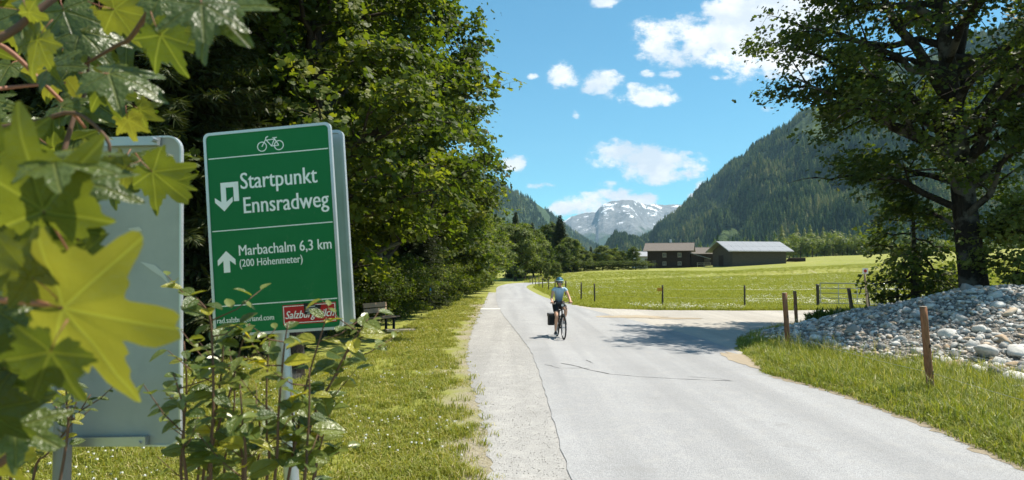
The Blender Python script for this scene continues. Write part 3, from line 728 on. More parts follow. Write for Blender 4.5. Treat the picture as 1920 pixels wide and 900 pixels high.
for i, px in enumerate((1062, 1095, 1130, 1160, 1192)):
    p = P(px, 505, 146); place_tree('hedge', BUSH, (p.x, 146), 'low dark hedge, ' + hl[i], 'hedge', 'hedge along the far edge of the meadow', (2.6, 1.2, .85), rz=0, parts=('stem', 'foliage'))

# pale scrub and spruces at the foot of the hill
LUMP = [lump_tree(i) for i in (1, 2, 3)]; LM = [(a.mesh('trunk', BARK_D), b.mesh('crown', FOL_PALE)) for a, b in LUMP]
HC = hill_conifer(77, 9, 9).mesh('crown', FOL_HILL)
r = np.random.RandomState(3)
for i in range(46):
    px = 1470 + i * 10.5 + r.uniform(-5, 5); D = r.uniform(290, 330); p = P(px, 480, D); t = place_tree('alder_tree', LM[i % 3], (p.x, D), 'pale green alder in the scrub band at the foot of the forested hill', 'tree', 'alders at the foot of the hill', 1)
    t.location.z = float(gz(p.x, D)) - .5; h = r.uniform(8, 12.5) * (1 - .25 * (px > 1640)); t.scale = (h * 1.15, h * 1.15, h)
for i in range(60):
    px = 1455 + i * 8.6 + r.uniform(-6, 6); D = r.uniform(345, 420); p = P(px, 480, D); z = float(gz(p.x, D)) - 1
    t = empty('hill_spruce', (p.x, D, z), 'dark spruce standing behind the alders at the foot of the hill', 'tree', 'spruces behind the alders', r.uniform(0, 6)); h = r.uniform(13, 21); t.scale = (h * 1.1, h * 1.1, h); link('crown', HC, t)
for i in range(34):
    px = 1155 + i * 9.6 + r.uniform(-4, 4); D = r.uniform(330, 460); p = P(px, 480, D); z = float(gz(p.x, D)) - 1
    t = empty('hill_spruce', (p.x, D, z), 'dark spruce in the line behind the farm buildings', 'tree', 'spruces behind the farm', r.uniform(0, 6)); h = r.uniform(10, 15) + max(0, (px - 1250) * .015); t.scale = (h * 1.1, h * 1.1, h); link('crown', HC, t)

# the big tree on the right
ER = [(2.2, 1.2), (3.2, 2.4), (4.2, 3.3), (5.4, 4.6), (6.6, 6.0), (8.2, 7.2), (10, 7.6), (12.5, 6.0), (14.5, 3.8), (16.3, 1.0)]
def env_big(z): return .76 * float(np.interp(z, [a for a, _ in ER], [b for _, b in ER]))
def side_cut(az, z): return 1.0 if math.cos(az) < .2 else .92
BIG = tree_mesh(131, 16.5, env_big, .42, 60000, .14, LEAF5, 3.4, limbs=44, lean=(-.085, 0), mat=FOL_OAK, barkm=BARK, spread=.24, subs=8, droop=.5,
                extra=[(3.7, PI * .98, 5.0, 4.6, .13), (5.0, PI * 1.02, 8.2, 5.3, .20), (5.6, PI * .9, 10.0, 4.8, .16), (5.2, .15, 9.2, 5.5, .17), (6.3, -.5, 11.0, 5.0, .14), (7.2, PI * 1.1, 13, 4.5, .2), (7.0, .5, 14, 4, .18)], sectors=side_cut, hollow=.45)
place_tree('shade_tree', BIG, (14.85, 22.2), 'huge shade tree with a thick patchy trunk behind the rubble heap', 'tree', None, 1, rz=0)
SM = tree_mesh(132, 5.0, lambda z: float(np.interp(z, [.4, 1.2, 2.6, 4, 5], [1.3, 2.0, 2.3, 1.8, .4])), .17, 4200, .16, LEAF5, .9, limbs=20, mat=FOL_OAK, spread=.2, subs=6, droop=1.2)
place_tree('small_tree', SM, (15.1, 26.0), 'small dark tree with drooping boughs left of the big trunk', 'tree', None, .95, rz=0)
place_tree('small_tree', tree_mesh(133, 4.6, lambda z: 1.7 * math.sin(PI * min(1, max(.1, z / 4.8))) ** .6, .14, 5000, .15, LEAF4, 1.3, limbs=18, mat=FOL_PALE, spread=.2, subs=5), (15.7, 20.6), 'pale sunlit small tree at the right edge beside the big trunk', 'tree', None, 1.0, rz=1)

# ---------------------------------------------------------------- grass
def blade_clump(seed, n, rad, h, w, lean, wide=0):
    r = np.random.RandomState(seed); mb = MB()
    for i in range(n):
        a = r.uniform(0, 6.28); q = np.array([math.cos(a), math.sin(a), 0]) * rad * math.sqrt(r.rand()); az = r.uniform(0, 6.28); d = np.array([math.cos(az), math.sin(az), 0]); s = np.array([-d[1], d[0], 0])
        hh = h * r.uniform(.45, 1.15); ww = w * r.uniform(.7, 1.3); L = lean * r.uniform(.3, 1.2)
        b = q + d * hh * L * .35 + [0, 0, hh * .6]; t = q + d * hh * L + [0, 0, hh * (1 - .35 * L)]
        mb.add([q - s * ww * .5, q + s * ww * .5, b + s * ww * (.45 + wide), b - s * ww * (.45 + wide), t], [(0, 1, 2, 3), (3, 2, 4)], np.full(2, np.clip(r.normal(.5, .25), 0, 1)))
    return mb


GR = foliage('verge_grass', [(0, (.16, .19, .025)), (.5, (.27, .30, .040)), (.85, (.38, .37, .075)), (1, (.55, .48, .24))], .4, (1.3, 1.2, .5), .5, .4, inst=.7)
GRT = foliage('tall_grass', [(0, (.13, .17, .022)), (.5, (.22, .27, .035)), (.9, (.34, .35, .07)), (1, (.5, .45, .22))], .42, (1.3, 1.25, .5), .5, .4, inst=.8)
GRM = foliage('meadow_grass', [(0, (.20, .24, .03)), (.5, (.29, .32, .045)), (.9, (.38, .38, .08)), (1, (.5, .46, .25))], .35, (1.3, 1.2, .5), .6, .2, inst=.4)
FLW = simple('white_petal', (.75, .74, .68), .7, .2)


def scatter_clumps(name, src, q, smin, smax, tilt=.15, hs=1.0):
    n = len(q); r = np.random.RandomState(n)
    s = r.uniform(smin, smax, n); pos = np.stack([q[:, 0], q[:, 1], gz(q[:, 0], q[:, 1]) - .01], 1)
    src.location = pos[0]; o = gn_scatter(name, src, pos, np.stack([r.normal(0, tilt, n), r.normal(0, tilt, n), r.uniform(0, 6.28, n)], 1), np.stack([s, s, s * hs * r.uniform(.7, 1.3, n)], 1))
    src.parent = o; tag(src, kind='stuff'); return o


SHX = np.array([[q[1], q[0]] for q in SH_L]); SHX = SHX[np.argsort(SHX[:, 0])]
def shoulder_x(y): return np.interp(y, SHX[:, 0], SHX[:, 1])
def verge_edge(y): return np.interp(y, [3, 7.1, 8.8, 10.8, 12, 13.2, 15, 17.2, 19.6, 22, 24.6, 27.2, 29.5], [5.0, 5.12, 5.3, 5.27, 5.1, 4.8, 5.2, 5.65, 6.35, 7.75, 10.05, 12.6, 17])
def meadow_edge(x): return np.interp(x, [1.7, 2.2, 2.9, 3.9, 5, 7, 11, 16, 30, 60], [66, 50, 43, 37.0, 35, 34.0, 33.7, 34.1, 35.4, 36.6])


def pile_h(x, y):
    d1 = np.hypot((x - 12.7) / 1.0, (y - 17.8) / 1.05) / 5.9; d2 = np.hypot((x - 13.6), (y - 12.4) / .95) / 5.4
    h1 = 1.55 * np.clip(1 - np.clip(d1, 0, None) ** 1.35, -.3, 1); h2 = .72 * np.clip(1 - d2 ** 1.6, -.3, 1)
    d3 = np.hypot(x - 8.7, (y - 18.8) / 1.5) / 2.3; h3 = .42 * np.clip(1 - d3 ** 2, -.3, 1)
    return np.maximum(np.maximum(h1, h2), h3) + .16 * (fbm(x / 1.1, y / 1.1, 3, 12) - .45)


def grass():
    r = np.random.RandomState(9)
    # left verge, thicker toward the camera
    n = 95000; y = 4.2 + 46 * r.rand(n) ** 1.9; x = shoulder_x(y) + .12 - (r.rand(n) ** 1.15) * (3.2 + y * .55)
    edge = shoulder_x(y) - x; thin = fbm(x / .7, y / .7, 3, 2)
    keep = (r.rand(n) < smooth(edge + (thin - .5) * 1.6, -.05, .9) * .96 + .02) & ((x > -3.4 - .3 * (y > 20)) | (y < 16))
    bare = fbm(x / .9 + 3, y / .9, 3, 8); keep &= ~((bare > .60) & (edge < 2.0) & (r.rand(n) < .85))
    q = np.stack([x, y], 1)[keep]; w = r.randint(0, 3, len(q))
    for k in range(3):
        src = blade_clump(200 + k, 15, .07, .085, .006, .9).build('grass_tuft', GR); scatter_clumps('verge_grass', src, q[w == k], .6, 1.6)
    q2 = q[r.rand(len(q)) < .05]; q2 = q2[fbm(q2[:, 0] / .8, q2[:, 1] / .8, 3, 44) > .47]
    scatter_clumps('verge_weeds', blade_clump(210, 9, .05, .06, .028, 1.2, .5).build('weed_tuft', GRT), q2, .7, 1.5)
    fl = MB()
    for i in range(7):
        a = i * .9; fl.add([(0, 0, .09), (.012 * math.cos(a), .012 * math.sin(a), .085), (.012 * math.cos(a + .8), .012 * math.sin(a + .8), .098)], [(0, 1, 2)])
    q3 = q[r.rand(len(q)) < .045]; q3 = q3[(fbm(q3[:, 0] / 1.1, q3[:, 1] / 1.1, 3, 54) > .46)]
    scatter_clumps('clover_flowers', fl.build('flower_head', FLW), q3, .8, 1.5)
    # right verge: long grass between the road and the heap
    n = 60000; y = 4 + 25 * r.rand(n) ** 1.35; x = verge_edge(y) + .03 + r.rand(n) ** 1.3 * (4 + .3 * y); ph = pile_h(x, y)
    e = x - verge_edge(y); keep = (ph < .10 + .1 * r.rand(n)) & (r.rand(n) < .25 + .75 * smooth(e, 0, .35)); q = np.stack([x, y], 1)[keep]; e = e[keep]
    short = q[e < .55]; tall = q[(e >= .35)]
    for k in range(2):
        scatter_clumps('verge_grass', blade_clump(220 + k, 16, .08, .11, .007, .9).build('grass_tuft', GRT), short[k::2], .7, 1.6)
    tw = r.randint(0, 3, len(tall)); grow = smooth(tall[:, 0] - verge_edge(tall[:, 1]), .2, 1.4)
    for k in range(3):
        sel = (tw == k) & (r.rand(len(tall)) < .55); scatter_clumps('tall_grass', blade_clump(230 + k, 18, .10, .24, .008, .8).build('grass_tuft', GRT), tall[sel], .55, 1.45, .2)
    st = blade_clump(240, 5, .05, .42, .006, .45); rr = np.random.RandomState(4); qq = tall[(rr.rand(len(tall)) < .11) & (grow > .5)]
    scatter_clumps('grass_stalks', st.build('stalk_tuft', GR), qq, .7, 1.35, .12)
    # meadow
    n = 150000; y = 33.5 + 105 * r.rand(n) ** 1.5; px = r.uniform(985, 1935, n); x = (px - 960) / F * y + r.uniform(-.5, .5, n)
    keep = (y > meadow_edge(x) + .1) & (road_dist(x, y) > 2.3); q = np.stack([x, y], 1)[keep]; w = r.randint(0, 3, len(q))
    for k in range(2):
        src = blade_clump(250 + k, 13, .17, .13, .016, .8).build('grass_tuft', GRM); scatter_clumps('meadow_grass', src, q[w == k], .8, 1.7, .2, .8)
    q3 = q[(fbm(q[:, 0] / 9, q[:, 1] / 5, 4, 64) > .50) & (r.rand(len(q)) < .12)]
    f2 = MB(); r2 = np.random.RandomState(8)
    for i in range(6):
        c = np.array([r2.uniform(-.2, .2), r2.uniform(-.2, .2), r2.uniform(.10, .16)]); f2.add(c + .013 * np.array([(-1, -.6, 0), (1, -.6, .3), (.6, 1, .6), (-.8, .7, .2)]), [(0, 1, 2, 3)])
    scatter_clumps('meadow_flowers', f2.build('flower_head', FLW), q3, .8, 1.7)
    # ragged weeds behind the heap and along the gate
    n = 3600; x = r.uniform(10.6, 19.5, n); y = 22.5 + (x - 10.5) * .62 + r.uniform(-.6, 2.4, n); q = np.stack([x, y], 1)
    scatter_clumps('weed_patch', blade_clump(260, 14, .12, .38, .035, 1.0, .4).build('weed_tuft', foliage('weed_leaf', [(0, (.03, .055, .012)), (1, (.09, .13, .03))], .3)), q, .6, 1.7, .3)
    # the pale lane edge: pebbles loose on the shoulder
    n = 5200; y = 5.5 + 30 * r.rand(n) ** 1.8; x = r.uniform(0, 1, n); x = shoulder_x(y) - .25 + x * (.9 + (.5 - shoulder_x(y)) * .65)
    pb = MB(); pb.ball((0, 0, .3), (1, .8, .45), 6, 4); src = pb.build('pebble', simple('pebble_grey', (.36, .34, .31), .9, .2, scale=2), smooth=True); rr = r.uniform(.003, .009, n)
    src.scale = (.008,) * 3; pos = np.stack([x, y, np.full(n, .006)], 1); src.location = pos[0]
    o = gn_scatter('loose_gravel', src, pos, np.stack([x * 0, x * 0, r.uniform(0, 6.28, n)], 1), rr); src.parent = o; tag(src, kind='stuff')


grass()


# ---------------------------------------------------------------- rubble heap
def stone_mesh(seed, lvl, name='stone', mat=None):
    import bmesh
    bm = bmesh.new(); bmesh.ops.create_icosphere(bm, subdivisions=lvl, radius=1); r = np.random.RandomState(seed)
    ax = r.normal(0, 1, (7, 3)); ax /= np.linalg.norm(ax, axis=1)[:, None]; cut = r.uniform(.42, .80, 7); sq = np.array([1, r.uniform(.65, .9), r.uniform(.45, .7)])
    for v in bm.verts:
        p = np.array(v.co)
        for a, c in zip(ax, cut):
            d = p @ a
            if d > c: p = p - a * (d - c) * .85
        v.co = p * sq * (1 + .06 * r.normal())
    me = bpy.data.meshes.new(name); bm.to_mesh(me); bm.free()
    me.polygons.foreach_set('use_smooth', np.ones(len(me.polygons), bool))
    if mat: me.materials.append(mat)
    return me


def stone_mat(name, use_attr):
    m, nt, out = new_mat(name); rn = attr(nt, 'rnd') if use_attr else obj_rnd(nt); p = geo_pos(nt)
    c = ramp(nt, rn, [(0, (.17, .165, .155)), (.25, (.36, .35, .325)), (.55, (.52, .505, .47)), (.78, (.74, .71, .66)), (.86, (.38, .27, .17)), (1, (.54, .44, .33))])
    n = noise(nt, 14, p, 7, .65); n2 = noise(nt, 3, p, 4, .6)
    c = mixc(nt, mth(nt, 'MULTIPLY', nd(nt, 'ShaderNodeMapRange', {0: n, 1: .45, 2: .7, 3: 0, 4: 1}).outputs[0], .55), c, (.20, .19, .17))
    c = mixc(nt, mth(nt, 'MULTIPLY', nd(nt, 'ShaderNodeMapRange', {0: n2, 1: .5, 2: .7, 3: 0, 4: 1}).outputs[0], .3), c, (.62, .60, .56))
    principled(nt, out, c, .85, .25, 0, n, .02, .8); return m


def heap():
    r = np.random.RandomState(17); MS = stone_mat('river_stone', False); MG = stone_mat('river_gravel', True)
    root = empty('rubble_heap', (12.5, 17, 0), 'heap of pale river stones and gravel piled behind the wire fence', 'rubble heap'); org = np.array([12.5, 17, 0])
    xs = np.linspace(5.5, 21, 90); ys = np.linspace(6.5, 25, 100); X, Y = np.meshgrid(xs, ys); H = pile_h(X, Y); H = np.where(H < .02, np.minimum(H - .06, -.06), H)
    mb = MB(); i = np.arange(99)[:, None] * 90 + np.arange(89)[None]; mb.add(np.stack([X, Y, H], -1), np.stack([i, i + 1, i + 91, i + 90], -1).reshape(-1, 4))
    m, nt, out = new_mat('heap_gravel'); p = geo_pos(nt); v = nd(nt, 'ShaderNodeTexVoronoi', {'Scale': 30}); nt.links.new(p, v.inputs[0])
    principled(nt, out, ramp(nt, nd(nt, 'ShaderNodeSeparateColor', {0: v.outputs['Color']}).outputs[0], [(0, (.07, .065, .055)), (.6, (.19, .175, .155)), (1, (.38, .35, .31))]), .95, .1, 0, v.outputs['Distance'], .03, 1)
    tag(mb.build('gravel', m, root, org, True), kind='stuff')
    var = [stone_mesh(300 + k, 2, 'stone', MS) for k in range(9)]
    spots = []
    feat = [(1600, 625, .34), (1665, 612, .22), (1530, 640, .30), (1560, 650, .24), (1700, 585, .26), (1745, 578, .2), (1655, 655, .22), (1800, 600, .24), (1865, 558, .26), (1895, 590, .28), (1780, 632, .3), (1820, 650, .26), (1852, 668, .34), (1880, 640, .3), (1905, 665, .36), (1838, 700, .3),
            (1790, 690, .26), (1870, 705, .32), (1908, 718, .36), (1815, 545, .34), (1870, 575, .22), (1930, 690, .35), (1620, 590, .22), (1690, 640, .24), (1720, 660, .2), (1500, 655, .2), (1760, 545, .22), (1915, 740, .3), (1840, 620, .26), (1590, 600, .2)]
    for px, py, s in feat:
        s *= .8
        for D in np.arange(9, 24, .05):
            q = P(px, py, D)
            if pile_h(q.x, q.y) > q.z: spots.append((q.x, q.y, s)); break
    while len(spots) < 300:
        y = r.uniform(9.5, 21); x = r.uniform(6.3, 17)
        if pile_h(x, y) < .03 or (y > 18.6 and x > 9.5): continue
        coarse = fbm(x / 2, y / 2, 2, 71) + (.25 if y < 14 and x > 9 else 0) + (.12 if x < 9.5 else 0)
        if r.rand() > smooth(coarse, .38, .75) * 1.3: continue
        spots.append((x, y, .07 + .10 * r.rand() ** 1.8 + .06 * (y < 14) * r.rand()))
    for k, (x, y, s) in enumerate(spots):
        o = link('stone', var[r.randint(9)], root, (x - 12.5, y - 17, float(pile_h(x, y)) + s * .15), (r.normal(0, .3), r.normal(0, .3), r.uniform(0, 6.28)), s * np.array([1, 1, 1.0]) * r.uniform(.9, 1.1))
    # everything smaller
    n = 24000; y = r.uniform(8, 22, n); x = r.uniform(6, 18, n); h = pile_h(x, y); k = (h > -.02) & ((y < 19.5) | (x < 10)); x, y, h = x[k], y[k], h[k]; n = len(x)
    s = .018 + .082 * r.rand(n) ** 2.1; mb = MB(); w = r.randint(0, 4, n); w[s > .075] += 4
    for k in range(8):
        me = stone_mesh(320 + k, 1 if k < 4 else 2); V = np.zeros(len(me.vertices) * 3); me.vertices.foreach_get('co', V); polys = [tuple(p.vertices) for p in me.polygons]; sel = w == k; N = sel.sum()
        scatter(mb, V.reshape(-1, 3), polys, np.stack([x[sel], y[sel], h[sel] + s[sel] * .2], 1), rotmats(r.normal(0, .35, (N, 3)) + [0, 0, 1], r.normal(0, 1, (N, 3))), s[sel], np.tile(0, N) + r.rand(N)); bpy.data.meshes.remove(me)
    tag(mb.build('rubble', MG, root, org, True), kind='stuff')


heap()

# ---------------------------------------------------------------- wood and metal
def wood_mat(name, a, b, sc=1.0, axis=2, grey=.0):
    m, nt, out = new_mat(name); s = [1, 1, 1]; s[axis] = .06
    mp = nd(nt, 'ShaderNodeMapping', {'Scale': s}); nt.links.new(obj_pos(nt), mp.inputs[0]); n = noise(nt, 60 * sc, mp.outputs[0], 6, .65); n2 = noise(nt, 3 * sc, obj_pos(nt), 4, .6)
    c = ramp(nt, n, [(.3, a), (.7, b)]); c = mixc(nt, nd(nt, 'ShaderNodeMapRange', {0: n2, 1: .5, 2: .7, 3: 0, 4: .5}).outputs[0], c, (.17, .15, .13))
    principled(nt, out, c, .85, .2, 0, n, .01, .8); return m


POSTW = wood_mat('red_brown_post_wood', (.16, .065, .033), (.38, .19, .105))
POSTG = wood_mat('weathered_post_wood', (.05, .042, .036), (.14, .12, .10))
ENDW = wood_mat('cut_wood_end', (.34, .29, .23), (.52, .46, .38), axis=0)
GALV = simple('galvanised_steel', (.42, .44, .45), .42, .5, .75, .12, 9)
WIRE = simple('fence_wire', (.46, .46, .45), .5, .5, .4)
BLACKP = simple('black_plastic', (.018, .018, .02), .45, .4)


def post(mb, base, top, r0, r1, seed, n=10):
    r = np.random.RandomState(seed); t = np.linspace(0, 1, 9)[:, None]; a = np.array(base) - [0, 0, .35]; path = a * (1 - t) + np.array(top) * t; path[1:-1] += r.normal(0, r0 * .05, (7, 3)) * [1, 1, 0]
    mb.tube(path, np.linspace(r0, r1, 9) * r.uniform(.95, 1.05, 9), n); return mb


def fence_post(root, base, top, r0, mat, seed, label=None, cap=True):
    o0 = np.array(root.location); m = MB(); post(m, base, top, r0, r0 * .9, seed); o = m.build('post', mat, root, o0, True)
    o.data.polygons.foreach_set('use_smooth', np.array([len(p.vertices) == 4 for p in o.data.polygons]))
    if cap:
        c = MB(); tp = np.array(top); c.tube([tp - [0, 0, .002], tp + [0, 0, .006]], [r0 * .9, r0 * .82], 10); c.build('post_top', ENDW, o, o0)
    if label: o['label'] = label
    return o


def wire(root, a, b, sag=.03, r=.0022, name='wire'):
    t = np.linspace(0, 1, 12)[:, None]; p = np.array(a) * (1 - t) + np.array(b) * t; p[:, 2] -= sag * 4 * (t * (1 - t))[:, 0]
    return MB().tube(p, r, 4).build(name, WIRE, root, np.array(root.location))


# fence in front of the heap
root = empty('heap_fence', tuple(G(1478, 655)), 'two-strand wire fence on red-brown round posts in front of the rubble heap', 'fence')
A = np.array([6.3, 5.0, 0]); B = np.array(G(1749, 746)); Bt = np.array(P(1731, 575, 10.72)); Cc = np.array(G(1479, 655)); Ct = np.array(P(1471, 549, 17.3)); Dd = np.array(G(1495, 617)); Dt = np.array(P(1490, 546, 23.2)); E = np.array([13.4, 27.2, 0]); Et = np.array(P(1591, 540, 27.2))
fence_post(root, B, Bt, .058, POSTW, 1); fence_post(root, Cc, Ct, .066, POSTW, 2); fence_post(root, Dd, Dt, .058, POSTW, 3, 'slimmer darker post just behind the second')
fence_post(root, E, Et, .075, POSTG, 4, 'dark leaning post beside the gate', False); fence_post(root, A, A + [0, 0, 1.4], .058, POSTW, 5)
def on(a, b, h): t = h / (b[2] - a[2]); return a + (b - a) * t + [0, -.06, 0]
for h in (.82, .40):
    w = [on(A, A + [0, 0, 1.4], h), on(B, Bt, h), on(Cc, Ct, h), on(Dd, Dt, h), on(E, Et, h)]
    for k in range(4): wire(root, w[k], w[k + 1], .05)
    for q in w[1:4]:
        ins = MB(); ins.tube([q + [0, .03, -.03], q + [0, -.02, -.01], q + [0, -.02, .02], q + [0, .03, .035]], .012, 6); ins.build('insulator', BLACKP, root, np.array(root.location))

# long fence round the meadow
root = empty('meadow_fence', tuple(P(1242, 573, 37.6) * 1), 'thin wire fence on dark stakes along the edge of the flowery meadow', 'fence'); root.location.z = 0; o0 = np.array(root.location)
tops = [(1395, 533, 36.6), (1242, 534, 37.4), (1115, 533, 41.5), (1089, 531, 45), (1060, 528, 52), (1041, 526, 59), (1029, 526, 65), (1018, 526, 72), (1011, 526, 80), (1004, 526, 88), (999, 526.5, 95), (994, 526, 101)]
prev = None
for k, (px, py, D) in enumerate(tops):
    t = np.array(P(px, py, D)); b = np.array([t[0] + random.uniform(-.02, .02), t[1], float(gz(t[0], D))]); h = 1.16; t = b + [random.uniform(-.03, .03), 0, h]
    fence_post(root, b, t, .052, POSTG, 60 + k, None, False)
    if k == 1: MB().box(t + [-.17, -.05, -.24], (.26, .03, .17)).build('warning_tag', simple('orange_plate', (.62, .28, .03), .5), root, o0)
    if prev is not None:
        for hh in (.95, .5): wire(root, prev + [0, 0, hh - h], t + [0, 0, hh - h], .04, .003)
    prev = t
gp = np.array([16.25, 36.9, 0]); t0 = np.array(P(1395, 533, 36.6)); t0[2] = float(gz(t0[0], 36.6)) + 1.16
for hh in (.95, .5): wire(root, t0 + [0, 0, hh - 1.16], gp + [0, 0, hh], .04, .003)

# gate
root = empty('field_gate', tuple(gp), 'galvanised five-bar field gate hung on a capped wooden post', 'gate'); a = gp + [.12, -.02, 0]; b = np.array([19.9, 34.2, 0]); d = (b - a) / np.linalg.norm(b - a)
for k in range(5):
    z = .22 + k * .262; MB().tube([a + [0, 0, z], b + [0, 0, z]], .019 if k < 4 else .025, 8).build('rail', GALV, root, gp, True)
for k in range(6):
    q = a + (b - a) * k / 5; MB().beam(q + [0, 0, .20], q + [0, 0, 1.29], .035, .035, up=d).build('stile', GALV, root, gp)
o = fence_post(root, gp, gp + [-.02, 0, 1.15], .085, POSTG, 80, None, False); MB().ball(gp + [-.02, 0, 1.15], (.12, .12, .07), 12, 4, half=True).build('post_cap', BLACKP, o, gp, True)
fence_post(root, b + d * .12, b + d * .12 + [0, 0, 1.35], .07, POSTG, 81, None, False)
q = np.array([16.75, 33.2, 0]); root = empty('marker_stake', tuple(q), 'pale leaning stake behind the gate carrying a small white plate with a red dot', 'marker'); tt = np.array(P(1621, 512, 33.2))
fence_post(root, q + [.25, 0, 0], tt, .05, wood_mat('pale_stake_wood', (.26, .20, .13), (.46, .38, .27)), 82, None, False); fence_post(root, q + [.38, .1, 0], q + [.22, .1, 1.35], .08, POSTG, 83, 'thick weathered stub tied to the stake', False)
pl = MB().box(tt + [0, -.07, .10], (.27, .02, .27)).build('plate', simple('white_plate', (.72, .70, .66), .5), root, q); MB().tube([tt + [0, -.085, .10], tt + [0, -.079, .10]], .078, 16).build('red_dot', simple('red_print', (.45, .02, .02), .5), pl, q)
for i, (px, py, D, h, lb) in enumerate([(1887, 560, 23.5, 1.15, 'short dark fence stake just right of the big trunk'), (1900, 560, 25.0, 1.5, 'pale fence stake at the right edge beyond the big trunk'), (1759, 560, 27, 1.1, 'thin stake under the drooping small tree')]):
    p = P(px, py, D); q = np.array([p.x, D, 0]); root = empty('fence_stake', tuple(q), lb, 'stake', 'lone stakes by the big tree'); fence_post(root, q, q + [.02, 0, h], .06 - .02 * (i == 2), POSTG, 90 + i, None, False)

# ---------------------------------------------------------------- bench, marker, stump
BW = wood_mat('bench_wood', (.22, .14, .09), (.48, .33, .23), axis=0); DK = simple('dark_iron', (.02, .02, .02), .6, .4, .3)
def make_bench():
    loc = Vector((-4.2, 22.6, float(gz(-4.2, 22.6)))); root = empty('park_bench', loc, 'small brown wooden bench in the shade at the edge of the wood', 'bench', None, math.radians(-22)) 
    for k in range(3):      # seat faces +x of the bench
        MB().box((0, 0, 0), (.13, 1.35, .04)).build('seat_slat', BW, root).location = (-.12 + k * .15, 0, .45)
    for k in range(2):
        o = MB().box((0, 0, 0), (.03, 1.35, .15)).build('back_slat', BW, root); o.location = (-.27 - .03 * k, 0, .66 + .18 * k); o.rotation_euler = (0, -.18, 0)
    for y in (-.52, .52):
        lg = MB(); lg.box((.1, y, .21), (.06, .07, .44)); lg.box((-.2, y, .21), (.06, .07, .44)); lg.box((-.02, y, .40), (.44, .06, .05)); lg.beam((-.26, y, .40), (-.33, y, .94), .05, .05, up=(0, 1, 0)); lg.build('leg', DK, root)
make_bench()
q = np.array([-3.55, 22.2, float(gz(-3.55, 22.2)) + .07]); o = MB().box((0, 0, 0), (.95, .22, .07)).build('plank', ENDW); o.location = q; o.rotation_euler = (0, .03, .5); tag(o, 'pale loose plank lying in the grass in front of the bench', 'plank')
q = np.array([-4.0, 33.9, float(gz(-4.0, 33.9))]); root = empty('marker_post', tuple(q), 'slim dark marker post with a bright blue top at the wood edge', 'post'); MB().tube([(0, 0, -.2), (.01, 0, .82)], .035, 8).build('post', POSTG, root); MB().tube([(.01, 0, .81), (.012, 0, 1.10)], [.048, .044], 8).build('blue_top', simple('blue_paint', (.015, .16, .42), .4), root)
q = np.array([-3.95, 12.6, 0]); root = empty('tree_stump', tuple(q), 'dark broken tree stump behind the pole of the green sign', 'stump'); m = MB(); m.tube([(0, 0, -.1), (0, 0, .15), (.02, 0, .5), (0, .02, .86)], [.28, .21, .18, .17], 12); m.build('stump', BARK, root, smooth=False)

# ---------------------------------------------------------------- farm
def plankm(name, a, b):
    m, nt, out = new_mat(name); p = obj_pos(nt); n = noise(nt, 5, nd(nt, 'ShaderNodeMapping', {0: p, 'Scale': (.4, .4, 4)}).outputs[0], 6, .7)
    principled(nt, out, ramp(nt, n, [(.3, a), (.7, b)]), .9, .15, 0, n, .02, .6); return m
DARKW = plankm('dark_larch', (.022, .015, .011), (.06, .042, .032)); GREYW = plankm('grey_larch', (.05, .041, .034), (.125, .105, .085))
BROOF = plankm('brown_shingle', (.12, .10, .085), (.19, .165, .145)); TIN = simple('standing_seam_tin', (.25, .26, .28), .6, .4, .2, .12, .8); GLASSW = simple('window_glass', (.10, .10, .10), .15, .6); FRW = simple('pale_window_frame', (.34, .30, .23), .6); PLASTER = simple('pale_plaster', (.55, .56, .58), .9, .2)


